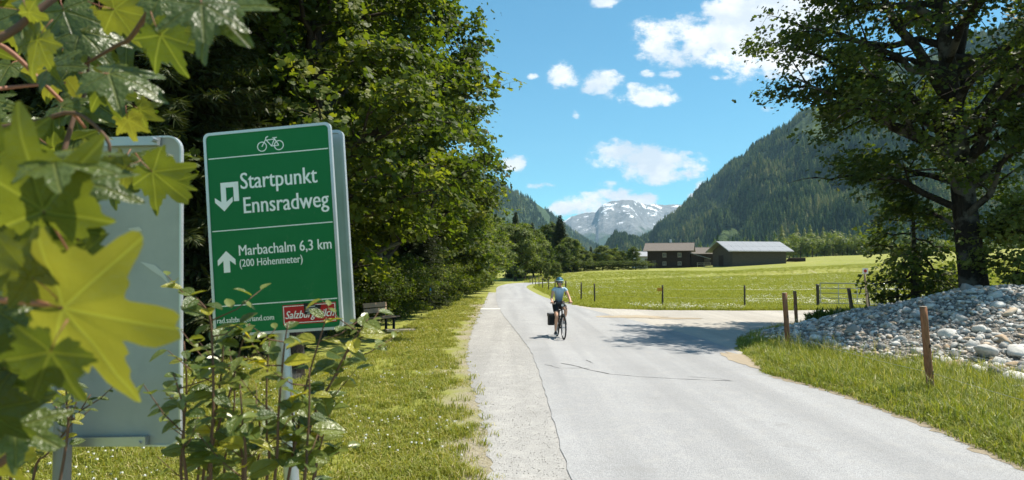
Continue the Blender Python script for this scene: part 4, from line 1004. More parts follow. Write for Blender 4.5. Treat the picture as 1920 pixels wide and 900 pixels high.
def house(name, label, cat, px, D, rz, L, W, hw, rise, wall, roofm, over=(.9, 1.0), windows=(), door=None, boards=0, roof_panels=0, seam=0, chimney=None, base=None):
    p = P(px, 500, D); z = float(gz(p.x, D)) if base is None else base; root = empty(name, (p.x, D, z), label, cat, None, rz); t = .16
    w = MB(); w.box((0, -W / 2 + t / 2, hw / 2 - .4), (L, t, hw + .8)); w.box((0, W / 2 - t / 2, hw / 2 - .4), (L, t, hw + .8))
    for s in (-1, 1):
        x = s * (L / 2 - t / 2); w.box((x, 0, hw / 2 - .4), (t - .006, W - 2 * t, hw + .8)); w.prism([(-W / 2, hw), (W / 2, hw), (0, hw + rise - .03)], ((x - t / 2, 0, 0), (0, 1, 0), (0, 0, 1), (1, 0, 0)), 0, t - .006)
    w.build('wall', wall, root)
    if boards:
        b = MB(); k = int(hw / boards)
        for i in range(k):
            zz = (i + .5) * boards; b.box((0, -W / 2 - .012, zz), (L + .03, .03, boards * .86))
            for s in (-1, 1): b.box((s * (L / 2 + .012), 0, zz), (.03, W - .02, boards * .86))
        for i in range(int(rise / boards)):
            zz = hw + (i + .5) * boards; ww = W * (1 - (zz + boards / 2 - hw) / rise)
            for s in (-1, 1): b.box((s * (L / 2 + .012), 0, zz), (.03, max(.1, ww), boards * .86))
        tag(b.build('weatherboarding', wall, root), kind='stuff')
    ang = math.atan2(rise, W / 2); sl = (W / 2) / math.cos(ang) + over[1]
    for s in (-1, 1):
        R = np.array(Matrix.Rotation(-s * ang if s > 0 else ang, 3, 'X')); c = np.array([0, s * math.cos(ang) * sl / 2, hw + rise + .10 - math.sin(ang) * sl / 2])
        o = MB().box(c, (L + 2 * over[0], sl, .14), R).build('roof', roofm, root)
        if seam:
            sm = MB()
            for i in range(int((L + 2 * over[0]) / seam)): sm.box(c + R @ np.array([-(L / 2 + over[0]) + (i + .5) * seam, 0, .09]), (.05, sl, .04), R)
            tag(sm.build('roof_seam', roofm, o), kind='stuff')
        if roof_panels and s < 0:
            for i in range(roof_panels):
                for j in range(2):
                    cc = c + R @ np.array([-(L / 2 + over[0]) + (i + .5) * (L + 2 * over[0]) / roof_panels, (j - .5) * sl * .48, .12]); MB().box(cc, ((L + 2 * over[0]) / roof_panels - .03, sl * .47, .05), R).build('panel', SOLAR, o)
    rb = MB(); rb.tube([(-(L / 2 + over[0]), 0, hw + rise + .16), ((L / 2 + over[0]), 0, hw + rise + .16)], .11, 6); rb.build('ridge_cap', roofm, root)
    for (x, zz, ww, hh) in windows:
        f = MB(); y = -W / 2 - .05
        for dx in (-1, 1): f.box((x + dx * ww / 2, y, zz), (.10, .10, hh + .10))
        for dz in (-1, 1): f.box((x, y - .002, zz + dz * hh / 2), (ww - .1, .10, .10))
        f.box((x, y + .002, zz), (.05, .07, hh - .1)); wo = f.build('window', FRW, root); MB().box((x, y + .03, zz), (ww - .09, .02, hh - .09)).build('pane', GLASSW, wo)
        MB().box((x, y - .06, zz - hh / 2 - .09), (ww + .2, .2, .06)).build('sill', FRW, wo)
    if door:
        x, ww, hh, side = door; (MB().box((x, -W / 2 - .07, hh / 2), (ww, .06, hh)) if side == 'front' else MB().box((-L / 2 - .07, x, hh / 2), (.06, ww, hh))).build('door', GREYW if wall is DARKW else DARKW, root)
    if chimney: m = MB(); m.box((chimney, .5, hw + rise + .5), (.5, .5, 1.1)); c_ = m.build('chimney', PLASTER, root); MB().box((chimney, .5, hw + rise + 1.1), (.66, .66, .08)).build('chimney_cap', GALV, c_)
    return root


SOLAR = simple('solar_glass', (.19, .205, .23), .6, .4, .1, .04, .6)
fh = house('farmhouse', 'dark two-storey timber farmhouse with brown roof and four small windows', 'farmhouse', 1256, 178, math.radians(-17), 10.4, 8.5, 4.6, 1.7, DARKW, BROOF, (1.0, 1.1), boards=.3, chimney=.2,
      windows=[(-1.0, 3.3, .8, .95), (2.7, 3.3, .8, .95), (-1.0, 1.2, .8, .8), (2.7, 1.2, .8, .8)], door=(-3.6, 1.0, 2.0, 'front'))
ln = MB(); ln.box((6.9, -.6, 1.2), (3.4, 5.6, 2.9)); ln.build('annex', DARKW, fh)
R = np.array(Matrix.Rotation(math.radians(17), 3, 'Y')); MB().box((7.4, -.6, 3.15), (5.6, 7.2, .14), R).build('annex_roof', TIN, fh)
house('hay_barn', 'long grey plank barn with pale metal and solar panelled roof', 'barn', 1404, 166, math.radians(11), 13.6, 9.6, 3.7, 2.0, GREYW, TIN, (1.5, 1.1), boards=.24, roof_panels=8, seam=0, door=(0.6, 2.2, 2.6, 'gable'), base=float(gz(55, 166)) - .2)
house('small_barn', 'low dark outbuilding with brown roof between the farmhouse and the barn', 'barn', 1315, 196, math.radians(-4), 8.5, 7, 3.6, 1.5, DARKW, BROOF, (.9, .9), boards=.3, door=(1, 1.4, 2, 'front'))
house('white_cottage', 'sliver of pale cottage behind the small round tree left of the farmhouse', 'cottage', 1203, 190, .1, 4.2, 5, 3.4, 1.1, PLASTER, TIN, (.5, .5), windows=[(0.6, 2.2, .8, .9)])
p = P(1493, 490, 168); root = empty('log_stack', (p.x, 168, float(gz(p.x, 168))), 'low stack of dark logs in the grass right of the barn', 'log stack', None, -.1)
for k in range(9): MB().tube([(-2.2 + .1 * (k % 3), (k % 4) * .34 - .5, .18 + .3 * (k // 4)), (2.0 + .1 * (k % 2), (k % 4) * .34 - .5, .18 + .3 * (k // 4))], .17, 8).build('log', DARKW, root)
p = P(1320, 495, 172); root = empty('rail_fence', (p.x, 172, float(gz(p.x, 172))), 'short pale rail fence between the farmhouse and the barn', 'fence', None, 0)
for z in (.5, .95): MB().box((0, 0, z), (3.6, .06, .12)).build('rail', FRW, root)
for x in (-1.6, 0, 1.6): MB().box((x, .07, .5), (.1, .08, 1.2)).build('post', FRW, root)

# ---------------------------------------------------------------- the green route sign
def paint_sign(name, col, rough=.35):
    m, nt, out = new_mat(name); p = obj_pos(nt); n = noise(nt, 2.2, p, 6, .65); n2 = noise(nt, 9, p, 6, .7)
    c = mixc(nt, mth(nt, 'MULTIPLY', nd(nt, 'ShaderNodeMapRange', {0: n, 1: .5, 2: .7, 3: 0, 4: 1}).outputs[0], .16), col, tuple(min(1, x * 1.6 + .05) for x in col))
    c = mixc(nt, nd(nt, 'ShaderNodeMapRange', {0: n2, 1: .60, 2: .72, 3: 0, 4: .12}).outputs[0], c, (.25, .26, .2))
    principled(nt, out, c, mth(nt, 'MULTIPLY_ADD', n, .3, rough - .1), .35); return m


GREEN = paint_sign('sign_green', (.0, .150, .040), .6); WHITE = paint_sign('sign_white', (.86, .88, .84), .6); REDP = paint_sign('sticker_red', (.42, .012, .015)); ALU = simple('sign_aluminium', (.55, .58, .60), .4, .5, .5, .08, 5)
BLK = paint_sign('sticker_black', (.012, .014, .016)); TORN = paint_sign('torn_film', (.50, .52, .52), .3)
TL, TR, BR, BL = [np.array(P(*q)) for q in ((382, 251, 3.33), (623, 228, 3.27), (640, 617, 3.27), (401, 633, 3.33))]
SO = (TL + TR + BL + BR) / 4; SX = (TR - TL + BR - BL); SW = np.linalg.norm(SX) / 2; SX /= np.linalg.norm(SX); SY = (TL - BL + TR - BR); SH = np.linalg.norm(SY) / 2; SY = SY - SX * (SY @ SX); SY /= np.linalg.norm(SY); SZ = np.cross(SX, SY)
FR = (SO, SX, SY, SZ)
def uv(u, v): return ((u - .5) * SW, (.5 - v) * SH)


def rrect(w, h, r, k=6, cx=0, cy=0):
    o = []
    for sx, sy, a0 in ((1, 1, 0), (-1, 1, 90), (-1, -1, 180), (1, -1, 270)):
        for i in range(k + 1):
            a = math.radians(a0 + 90 * i / k); o.append((cx + sx * (w / 2 - r) + r * math.cos(a), cy + sy * (h / 2 - r) + r * math.sin(a)))
    return o


def ringbar(mb, o, i, fr, d0, d1):
    n = len(o); c, X, Y, Z = [np.array(q, float) for q in fr]; V = [c + X * p[0] + Y * p[1] + Z * d for d in (d0, d1) for p in o + i]
    F_ = []
    for k in range(n):
        j = (k + 1) % n; F_ += [(2 * n + k, 2 * n + j, 3 * n + j, 3 * n + k), (k, n + k, n + j, j), (k, j, 2 * n + j, 2 * n + k), (n + k, 3 * n + k, 3 * n + j, n + j)]
    return mb.add(V, F_)


def text_part(name, body, u0, u1, v_base, cap, parent, mat, org, shear=0, depth=.0012, bold=.0, slope=0.0, fr=None):
    cu = bpy.data.curves.new(name, 'FONT'); cu.body = body; cu.size = 1; cu.shear = shear; cu.extrude = 0; cu.offset = bold; cu.resolution_u = 3
    t = bpy.data.objects.new(name, cu); C.objects.link(t); dg = bpy.context.evaluated_depsgraph_get(); me = bpy.data.meshes.new_from_object(t.evaluated_get(dg)); bpy.data.objects.remove(t)
    n = len(me.vertices); co = np.zeros(n * 3); me.vertices.foreach_get('co', co); co = co.reshape(-1, 3); x0, x1 = co[:, 0].min(), co[:, 0].max()
    X = (u0 + (co[:, 0] - x0) / (x1 - x0) * (u1 - u0) - .5) * SW; Y = (.5 - v_base) * SH + co[:, 1] * cap / .70
    c, ax, ay, az = FR if fr is None else fr
    W = np.array(c) + X[:, None] * ax + (Y + slope * X)[:, None] * ay + az * depth - org; mb = MB(); polys = [tuple(p.vertices) for p in me.polygons]; w = cap * SW * .030
    for k, s_ in enumerate((-1, 0, 1)): mb.add(W + ax * (w * s_) + az * (.00012 * k), polys)
    bpy.data.meshes.remove(me); return mb.build(name, mat, parent)


def green_sign():
    pb = G(547, 905, 0) * 1; base = np.array([P(547, 900, 3.36).x + .03, 3.38, 0.0]); root = empty('route_sign', tuple(base), 'green cycle route sign reading Startpunkt Ennsradweg on a leaning grey pole', 'sign'); org = base
    pan = MB().prism(rrect(SW - .012, SH - .012, .022), FR, -.012, 0.0).build('panel', GREEN, root, org)
    ringbar(MB(), rrect(SW, SH, .028), rrect(SW - .026, SH - .026, .020), FR, -.016, .004).build('border', ALU, root, org)
    for k, v in enumerate((.128, .485, .852)):
        a, b = uv(.03, v), uv(.97, v); MB().prism([(a[0], a[1] - .0022), (b[0], b[1] - .0022), (b[0], b[1] + .0022), (a[0], a[1] + .0022)], FR, .0003, .0012).build('line', WHITE, pan, org)
    text_part('lettering', 'Startpunkt', .275, .872, .288, .078, pan, WHITE, org, bold=0.0)
    text_part('lettering', 'Ennsradweg', .290, .950, .408, .078, pan, WHITE, org, bold=0.0)
    text_part('lettering', 'Marbachalm 6,3 km', .232, .950, .612, .050, pan, WHITE, org, bold=0.0)
    text_part('lettering', '(200 Höhenmeter)', .232, .722, .667, .036, pan, WHITE, org, bold=0.0)
    text_part('lettering', 'rad.salzburgerland.com', .030, .475, .933, .026, pan, WHITE, org, bold=0.0)
    # down-and-round arrow
    def U(pts): return [uv(*q) for q in pts]
    s = .036; MB().prism(U([(.115, .250), (.255, .250), (.255, .345), (.215, .345), (.215, .275), (.155, .275), (.155, .345), (.205, .322), (.205, .345), (.135, .390), (.065, .345), (.065, .322), (.115, .345)]), FR, .0003, .0014).build('turn_arrow', WHITE, pan, org)
    MB().prism(U([(.105, .690), (.105, .632), (.060, .655), (.060, .628), (.130, .585), (.200, .628), (.200, .655), (.155, .632), (.155, .690)]), FR, .0003, .0014).build('straight_arrow', WHITE, pan, org)
    # bicycle pictogram
    bk = MB()
    def circ(c, r, w):
        a = np.linspace(0, 2 * PI, 29)[:-1]; ringbar(bk, [(c[0] + (r + w) * math.cos(t), c[1] + (r + w) * math.sin(t)) for t in a], [(c[0] + r * math.cos(t), c[1] + r * math.sin(t)) for t in a], FR, .0003, .0013)
    def seg(a, b, w=.0042):
        a = np.array(a); b = np.array(b); d = (b - a) / np.linalg.norm(b - a); n = np.array([-d[1], d[0]]) * w / 2; seg.k += .00003; bk.prism([tuple(a - n), tuple(b - n), tuple(b + n), tuple(a + n)], FR, .0003, .0013 + seg.k)
    seg.k = 0
    c = np.array(uv(.525, .078)); w1 = c + [-.042, -.012]; w2 = c + [.042, -.012]; circ(w1, .020, .0042); circ(w2, .020, .0042); bb = c + [.006, -.013]; st = c + [.022, .020]; hd = c + [-.022, .021]
    for a, b in ((w1, hd), (hd, bb), (hd + [.002, -.004], st), (bb, st), (bb, w2), (st, w2), (hd, hd + [.003, .011]), (hd + [.003, .011], hd + [.013, .013]), (st + [-.009, .006], st + [.012, .006]), (st, st + [.002, .007])): seg(a, b)
    bk.build('bicycle_symbol', WHITE, pan, org)
    st_ = MB().prism([uv(.545, .868), uv(.955, .868), uv(.955, .962), uv(.545, .962)], FR, .0003, .0012).build('logo_sticker', REDP, root, org)
    ringbar(MB(), [uv(.550, .873), uv(.950, .873), uv(.950, .957), uv(.550, .957)], [uv(.555, .876), uv(.945, .876), uv(.945, .954), uv(.555, .954)], FR, .0013, .0018).build('line', WHITE, st_, org)
    text_part('lettering', 'Salzburgmilch', .565, .940, .934, .036, st_, WHITE, org, shear=.35, depth=.0019, bold=0.0)
    bs = MB().prism([uv(.710, .862), uv(.845, .880), uv(.815, .925), uv(.712, .918)], FR, .0020, .0026).build('black_sticker', BLK, root, org)
    sc = MB()
    for k, (a, b) in enumerate(((.725, .800), (.730, .815), (.722, .790), (.735, .805))): x, y = uv(a, .882 + k * .010); x2, _ = uv(b, .88); sc.prism([(x, y), (x2, y + .002), (x2 - .004, y - .0022), (x, y - .003)], FR, .0027, .0030)
    sc.build('scuff', TORN, bs, org)
    # second panel mounted back to back on the same pole
    Z2 = SZ * .9 + SX * -.05; rb = [np.array(P(*q)) for q in ((400, 262, 3.46), (646, 244, 3.42), (662, 607, 3.42), (416, 626, 3.46))]
    o2 = sum(rb) / 4; x2 = rb[1] - rb[0] + rb[2] - rb[3]; w2_ = np.linalg.norm(x2) / 2; x2 /= np.linalg.norm(x2); y2 = rb[0] - rb[3] + rb[1] - rb[2]; h2 = np.linalg.norm(y2) / 2; y2 -= x2 * (y2 @ x2); y2 /= np.linalg.norm(y2); f2 = (o2, x2, y2, np.cross(x2, y2))
    MB().prism(rrect(w2_, h2, .03), f2, -.004, 0).build('rear_panel', ALU, root, org); ringbar(MB(), rrect(w2_, h2, .03), rrect(w2_ - .03, h2 - .03, .02), f2, -.02, .008).build('rear_rim', ALU, root, org)
    t = np.array(P(524, 560, 3.395)); b = np.array(P(547, 900, 3.385)); d = (b - t); path = [t - d * .6, t, b, t + d * (t[2] + .3) / (t[2] - b[2])]
    MB().tube(path, .035, 16).build('pole', GALV, root, org, True)
    for k in (.25, .75):
        c = SO + SY * SH * (.5 - k) - SZ * .03; MB().box(c, (.16, .03, .04), np.stack([SX, SZ, SY], 1)).build('clamp', GALV, root, org)


green_sign()


# ---------------------------------------------------------------- the grey board seen from behind
def grey_board():
    m, nt, out = new_mat('scratched_sheet'); p = obj_pos(nt); n = noise(nt, 3, p, 7, .7); sc = nd(nt, 'ShaderNodeMapping', {'Scale': (6, 1, 22), 'Rotation': (0, .5, 0)}); nt.links.new(p, sc.inputs[0]); n2 = noise(nt, 1.6, sc.outputs[0], 7, .7)
    c = ramp(nt, n, [(.3, (.32, .35, .35)), (.7, (.41, .44, .44))]); c = mixc(nt, nd(nt, 'ShaderNodeMapRange', {0: n2, 1: .62, 2: .68, 3: 0, 4: .3}).outputs[0], c, (.34, .38, .39)); c = mixc(nt, nd(nt, 'ShaderNodeMapRange', {0: noise(nt, 2.1, p, 8, .75), 1: .58, 2: .70, 3: 0, 4: .4}).outputs[0], c, (.17, .19, .16))
    principled(nt, out, c, .66, .35, .1, n2, .0008, .3)
    q = [np.array(P(*a)) for a in ((-60, 262, 2.42), (351, 259, 2.36), (329, 831, 2.36), (-82, 842, 2.42))]
    o = sum(q) / 4; x = q[1] - q[0] + q[2] - q[3]; w = np.linalg.norm(x) / 2; x /= np.linalg.norm(x); y = q[0] - q[3] + q[1] - q[2]; h = np.linalg.norm(y) / 2; y -= x * (y @ x); y /= np.linalg.norm(y); fr = (o, x, y, np.cross(x, y))
    b = np.array(P(116, 900, 2.30)); base = np.array([b[0], b[1], 0]); root = empty('board_back', tuple(base), 'big grey board seen from behind with scratched sheet and rounded corner', 'sign')
    MB().prism(rrect(w, h, .05), fr, -.004, 0).build('panel', m, root, base); ringbar(MB(), rrect(w, h, .05), rrect(w - .012, h - .012, .044), fr, -.012, .004).build('rim', ALU, root, base)
    MB().tube([P(128, 380, 2.30), b, b - np.array([0, 0, 0]) + (b - np.array(P(122, 640, 2.30))) * 5], .027, 14).build('pole', simple('dull_zinc', (.22, .22, .22), .55, .4, .5), root, base, True)
    def at(px, py, d=.02): 
        r_ = np.array(ray(px, py)); c_ = np.array([0, 0, HCAM]); t = ((fr[0] - c_) @ fr[3]) / (r_ @ fr[3]); return c_ + r_ * t + fr[3] * d
    for (a, b2) in (((145, 826), (281, 824)), ((205, 268), (303, 266))):
        MB().beam(at(*a, .016), at(*b2, .016), .03, .022, up=fr[3]).build('rail', GALV, root, base)
    MB().box(at(118, 826, .045), (.075, .05, .022), np.stack([x, fr[3], y], 1)).build('clamp', GALV, root, base); MB().tube([at(299, 265, .02), at(299, 265, .05)], .009, 8).build('bolt', GALV, root, base); MB().tube([at(271, 826, .02), at(271, 826, .036)], .006, 8).build('bolt', GALV, root, base)
    for k, pts in enumerate((((262, 490), (292, 497), (308, 512), (320, 536), (304, 520), (286, 508)), ((240, 428), (262, 425), (268, 432), (250, 438)))):
        V = [at(a, c, .0012 + .001 * (i % 2)) for i, (a, c) in enumerate(pts)]; MB().add(V, [tuple(range(len(V)))]).build('torn_film', TORN, root, base)


grey_board()


# ---------------------------------------------------------------- bicycle and rider (local axes: x ahead, y to the rider's left, z up)
PAINT = simple('bike_paint', (.015, .016, .018), .3, .5); RUB = simple('tyre_rubber', (.015, .015, .015), .8, .3); RIM = simple('rim_alloy', (.30, .30, .31), .35, .5, .8); SILV = simple('brushed_alloy', (.5, .5, .5), .35, .5, .8)
fw, rw = G(1057, 637), G(1046, 627.5)
HD = Vector((.115, -1, 0)).normalized(); RZ = math.atan2(HD.y, HD.x); ORG = Vector((fw.x, fw.y, 0)) - HD * .53


def bicycle():
    root = empty('bicycle', ORG, 'black trekking bicycle ridden toward the viewer on the road', 'bicycle', None, RZ); R_ = .345
    ra, fa, bb, hd0, hd1, st, bar = np.array([-.55, 0, R_]), np.array([.53, 0, R_]), np.array([-.11, 0, .29]), np.array([.30, 0, .70]), np.array([.255, 0, .86]), np.array([-.27, 0, .78]), np.array([.27, 0, 1.03])
    f = MB(); f.tube([hd0, hd1], .022, 8); f.tube([hd0 + [-.01, 0, .03], bb], .024, 8); f.tube([hd1 + [0, 0, -.03], st], .018, 8); f.tube([bb, st], .018, 8)
    for s in (-1, 1): f.tube([bb + [-.03, .04 * s, 0], ra + [0, .065 * s, 0]], .011, 6); f.tube([st + [0, .03 * s, -.02], ra + [0, .065 * s, 0]], .009, 6)
    f.build('frame', PAINT, root, smooth=True)
    f = MB(); f.tube([hd0 + [.005, 0, -.01], hd0 + [.02, 0, -.04]], .025, 8); f.tube([hd0 + [.02, -.07, -.04], hd0 + [.02, .07, -.04]], .018, 6)
    for s in (-1, 1): f.tube([hd0 + [.02, .065 * s, -.04], hd0 + [.09, .065 * s, -.2], fa + [0, .06 * s, 0]], [.018, .015, .011], 6)
    f.build('fork', PAINT, root, smooth=True)
    a = np.linspace(0, 2 * PI, 37)
    for c in (ra, fa):
        w = MB(); w.tube([c + [R_ * .945 * math.cos(t), 0, R_ * .945 * math.sin(t)] for t in a], .022, 8, False); t_ = w.build('wheel', RUB, root, smooth=True)
        w = MB(); w.tube([c + [R_ * .86 * math.cos(t), 0, R_ * .86 * math.sin(t)] for t in a], .011, 6, False); w.build('rim', RIM, t_, smooth=True)
        w = MB(); w.tube([c + [0, -.05, 0], c + [0, .05, 0]], .022, 8)
        for k in range(24): t = 2 * PI * k / 24; w.tube([c + [.02 * math.cos(t + .6), .03 * (-1) ** k, .02 * math.sin(t + .6)], c + [R_ * .85 * math.cos(t), 0, R_ * .85 * math.sin(t)]], .0013, 3, False)
        w.build('spokes', SILV, t_)
    m = MB(); m.tube([fa + [(R_ + .03) * math.cos(t), 0, (R_ + .03) * math.sin(t)] for t in np.linspace(.3, 2.7, 12)], .02, 6); m.build('mudguard', BLACKP, root, smooth=True)
    m = MB(); m.tube([ra + [(R_ + .03) * math.cos(t), 0, (R_ + .03) * math.sin(t)] for t in np.linspace(.3, 3.0, 12)], .02, 6); m.build('mudguard', BLACKP, root, smooth=True)
    h = MB(); h.tube([hd1, bar], .015, 8); h.tube([bar + [-.10, -.31, .0], bar + [-.03, -.2, .015], bar + [.0, -.05, 0], bar + [0, .05, 0], bar + [-.03, .2, .015], bar + [-.10, .31, .0]], .012, 8); hb = h.build('handlebar', PAINT, root, smooth=True)
    for s in (-1, 1): MB().tube([bar + [-.055, .235 * s, .01], bar + [-.10, .315 * s, 0]], .018, 8).build('grip', RUB, hb, smooth=True); MB().tube([bar + [-.02, .19 * s, .01], bar + [.05, .2 * s, -.02], bar + [.0, .29 * s, -.03]], .006, 5).build('brake_lever', SILV, hb)
    MB().tube([bar + [.04, 0, -.06], bar + [.09, 0, -.06]], [.03, .036], 12).build('headlight', SILV, root); MB().tube([bar + [-.02, .02, 0], bar + [0, 0, .05]], .02, 8).build('display', BLACKP, root)
    s = MB(); s.tube([st, st + [-.04, 0, .13]], .014, 8); s.build('seat_post', SILV, root, smooth=True)
    s = MB(); s.ball((-.36, 0, .93), (.10, .085, .03), 10, 6); s.ball((-.25, 0, .935), (.13, .03, .022), 10, 6); s.build('saddle', BLACKP, root, smooth=True)
    c = MB(); c.tube([bb + [0, -.06, 0], bb + [0, .06, 0]], .03, 10); c.tube([bb + [0, -.055, 0], bb + [0, -.06, 0]], .09, 24); ck = c.build('crankset', PAINT, root)
    for s, dx, dz in ((-1, .04, -.16), (1, -.04, .16)):
        MB().tube([bb + [0, .075 * s, 0], bb + [dx, .085 * s, dz]], .010, 6).build('crank_arm', SILV, ck); MB().box(bb + [dx, .13 * s, dz], (.09, .08, .02)).build('pedal', BLACKP, ck)
    r = MB()
    for s in (-1, 1): r.tube([ra + [.0, .07 * s, .02], ra + [-.02, .07 * s, .40]], .006, 5); r.tube([ra + [-.22, .07 * s, .40], ra + [.20, .07 * s, .41]], .006, 5)
    for x in (-.22, -.05, .12, .2): r.tube([ra + [x, -.07, .405], ra + [x, .07, .405]], .005, 5)
    r.build('rack', PAINT, root)
    # pannier
    loc = ORG + Matrix.Rotation(RZ, 3, 'Z') @ Vector((-.58, -.155, .50)); p = empty('pannier_bag', loc, 'black pannier bag hanging on the side of the bicycle rack', 'bag', None, RZ); b = MB()
    b.prism(rrect(.30, .34, .06), ((0, -.07, 0), (1, 0, 0), (0, 0, 1), (0, -1, 0)), -.13, .03); b.build('bag_body', simple('black_canvas', (.016, .016, .018), .7), p); b = MB(); b.prism(rrect(.31, .10, .04, cy=.14), ((0, -.07, 0), (1, 0, 0), (0, 0, 1), (0, -1, 0)), -.135, .045); b.build('flap', simple('black_flap', (.03, .03, .032), .5), p)


bicycle()


def skin(name, nodes, edges, mat, parent, sub=2, root_i=0):
    me = bpy.data.meshes.new(name); me.from_pydata([n[:3] for n in nodes], edges, []); o = bpy.data.objects.new(name, me); C.objects.link(o); o.parent = parent; me.materials.append(mat)
    md = o.modifiers.new('skin', 'SKIN'); md.use_smooth_shade = True; sv = me.skin_vertices[0].data if me.skin_vertices else None
    if sv is None:
        import bmesh
        bm = bmesh.new(); bm.from_mesh(me); bm.verts.layers.skin.verify(); bm.to_mesh(me); bm.free(); sv = me.skin_vertices[0].data
    for i, n in enumerate(nodes):
        r = n[3] if hasattr(n[3], '__len__') else (n[3], n[3]); sv[i].radius = r; sv[i].use_root = i == root_i
    s = o.modifiers.new('sub', 'SUBSURF'); s.levels = s.render_levels = sub
    dg = bpy.context.evaluated_depsgraph_get(); m2 = bpy.data.meshes.new_from_object(o.evaluated_get(dg)); o.modifiers.clear(); o.data = m2
    if not m2.materials: m2.materials.append(mat)
    m2.polygons.foreach_set('use_smooth', np.ones(len(m2.polygons), bool)); return o


def rider():
    SK = simple('sunned_skin', (.62, .35, .23), .5, .35, var=.06); root = empty('person', ORG, 'woman cyclist in light blue top, black shorts and blue helmet riding toward the viewer', 'person', None, RZ)
    nodes = [(-.29, 0, .98, .115), (-.24, 0, 1.12, .10), (-.18, 0, 1.28, .115), (-.13, 0, 1.40, .10), (-.10, 0, 1.475, .048), (-.085, 0, 1.53, .045), (-.065, 0, 1.60, (.075, .085)), (-.065, 0, 1.69, .07)]
    edges = [(0, 1), (1, 2), (2, 3), (3, 4), (4, 5), (5, 6), (6, 7)]
    def chain(start, pts):
        prev = start
        for p in pts: nodes.append(p); edges.append((prev, len(nodes) - 1)); prev = len(nodes) - 1
        return prev
    for s in (-1, 1):
        w = chain(3, [(-.12, .13 * s, 1.42, .058), (-.09, .185 * s, 1.40, .050), (-.02, .225 * s, 1.28, .042), (.03, .26 * s, 1.18, .037), (.10, .27 * s, 1.12, .038), (.155, .27 * s, 1.085, .026), (.195, .272 * s, 1.068, (.022, .036))])
        for k in range(4):     # fingers close round the grip
            yy = (.245 + .02 * k) * s; chain(w, [(.225, yy, 1.070, .010), (.250 + .002 * k, yy, 1.050, .009), (.238, yy, 1.022, .008), (.205, yy, 1.012, .007)])
        chain(w, [(.195, .238 * s, 1.055, .011), (.205, .222 * s, 1.035, .009), (.20, .225 * s, 1.012, .008)])
    legs = {-1: [(-.26, -.095, .95, .088), (-.10, -.11, .80, .078), (.06, -.115, .66, .060), (.095, -.12, .61, .053), (.06, -.125, .50, .052), (-.03, -.13, .32, .034), (-.07, -.13, .21, .030), (-.05, -.132, .175, .032)],
            1: [(-.26, .095, .95, .088), (-.06, .12, .90, .080), (.12, .135, .835, .062), (.155, .135, .80, .054), (.10, .135, .70, .052), (-.04, .135, .585, .036), (-.13, .13, .50, .030), (-.13, .132, .485, .032)]}
    for s in (-1, 1): chain(0, legs[s])
    skin('body', nodes, edges, SK, root, 2)
    # head shape on top of the continuous body: jaw, nose, ears
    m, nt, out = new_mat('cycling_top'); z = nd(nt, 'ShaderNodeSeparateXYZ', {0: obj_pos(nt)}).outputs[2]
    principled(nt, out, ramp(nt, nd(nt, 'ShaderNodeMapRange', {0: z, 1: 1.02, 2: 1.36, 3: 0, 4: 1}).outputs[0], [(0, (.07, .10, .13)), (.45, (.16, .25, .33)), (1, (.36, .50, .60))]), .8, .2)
    n2 = [(-.285, 0, 1.00, .128), (-.235, 0, 1.13, .118), (-.18, 0, 1.28, .135), (-.13, 0, 1.39, .118), (-.115, 0, 1.445, .070)]; e2 = [(0, 1), (1, 2), (2, 3), (3, 4)]
    for s in (-1, 1): k = len(n2); n2 += [(-.12, .13 * s, 1.42, .070), (-.09, .187 * s, 1.40, .062), (-.05, .212 * s, 1.325, .056)]; e2 += [(3, k), (k, k + 1), (k + 1, k + 2)]
    skin('cycling_top', n2, e2, m, root, 2)
    SHT = simple('black_lycra', (.014, .014, .016), .6); n3 = [(-.30, 0, .97, .135)]; e3 = []
    for s, c in ((-1, [(-.26, -.09, .95, .105), (-.10, -.11, .80, .092), (.0, -.115, .715, .078)]), (1, [(-.26, .09, .95, .105), (-.06, .12, .90, .094), (.06, .13, .862, .080)])):
        k = len(n3); n3 += c; e3 += [(0, k), (k, k + 1), (k + 1, k + 2)]
    skin('shorts', n3, e3, SHT, root, 2)
    for s, a, mt in ((-1, (-.05, -.132, .17), 'dark'), (1, (-.11, .132, .475), 'pale')):
        a = np.array(a); n4 = [tuple(a + [-.05, 0, -.015]) + (.036,), tuple(a + [.01, 0, -.01]) + (.040,), tuple(a + [.09, 0, -.032]) + (.034,), tuple(a + [.15, 0, -.04]) + (.026,)]
        sh = skin('shoe', n4, [(0, 1), (1, 2), (2, 3)], simple('shoe_' + mt, (.05, .055, .07) if mt == 'dark' else (.30, .31, .33), .6), root, 1)
        MB().box(a + [.05, 0, -.063], (.25, .075, .018)).build('sole', simple('shoe_sole', (.5, .5, .48), .7), sh)
    MB().tube([(-.10 + .055 * math.cos(t), .062 * math.sin(t), 1.462 + .012 * math.cos(t)) for t in np.linspace(0, 2 * PI, 17)], .013, 6, False).build('collar', SHT, root, smooth=True)
    MB().tube([(-.055, 0, 1.45), (-.040, 0, 1.36), (-.048, 0, 1.28)], .004, 4).build('zip', simple('pale_zip', (.6, .65, .7), .5), root)
    # face, glasses, hair, helmet
    H0 = np.array([-.06, 0, 1.615]); f = MB(); f.ball(H0 + [.085, 0, -.015], (.018, .013, .024), 8, 6)
    for s in (-1, 1): f.ball(H0 + [-.01, .078 * s, -.01], (.018, .010, .028), 8, 6)
    f.ball(H0 + [.035, 0, -.075], (.045, .045, .032), 10, 6); f.build('face', SK, root, smooth=True)
    MB().ball(H0 + [.078, 0, -.052], (.010, .024, .006), 8, 5).build('mouth', simple('lip', (.32, .09, .08), .5), root, smooth=True)
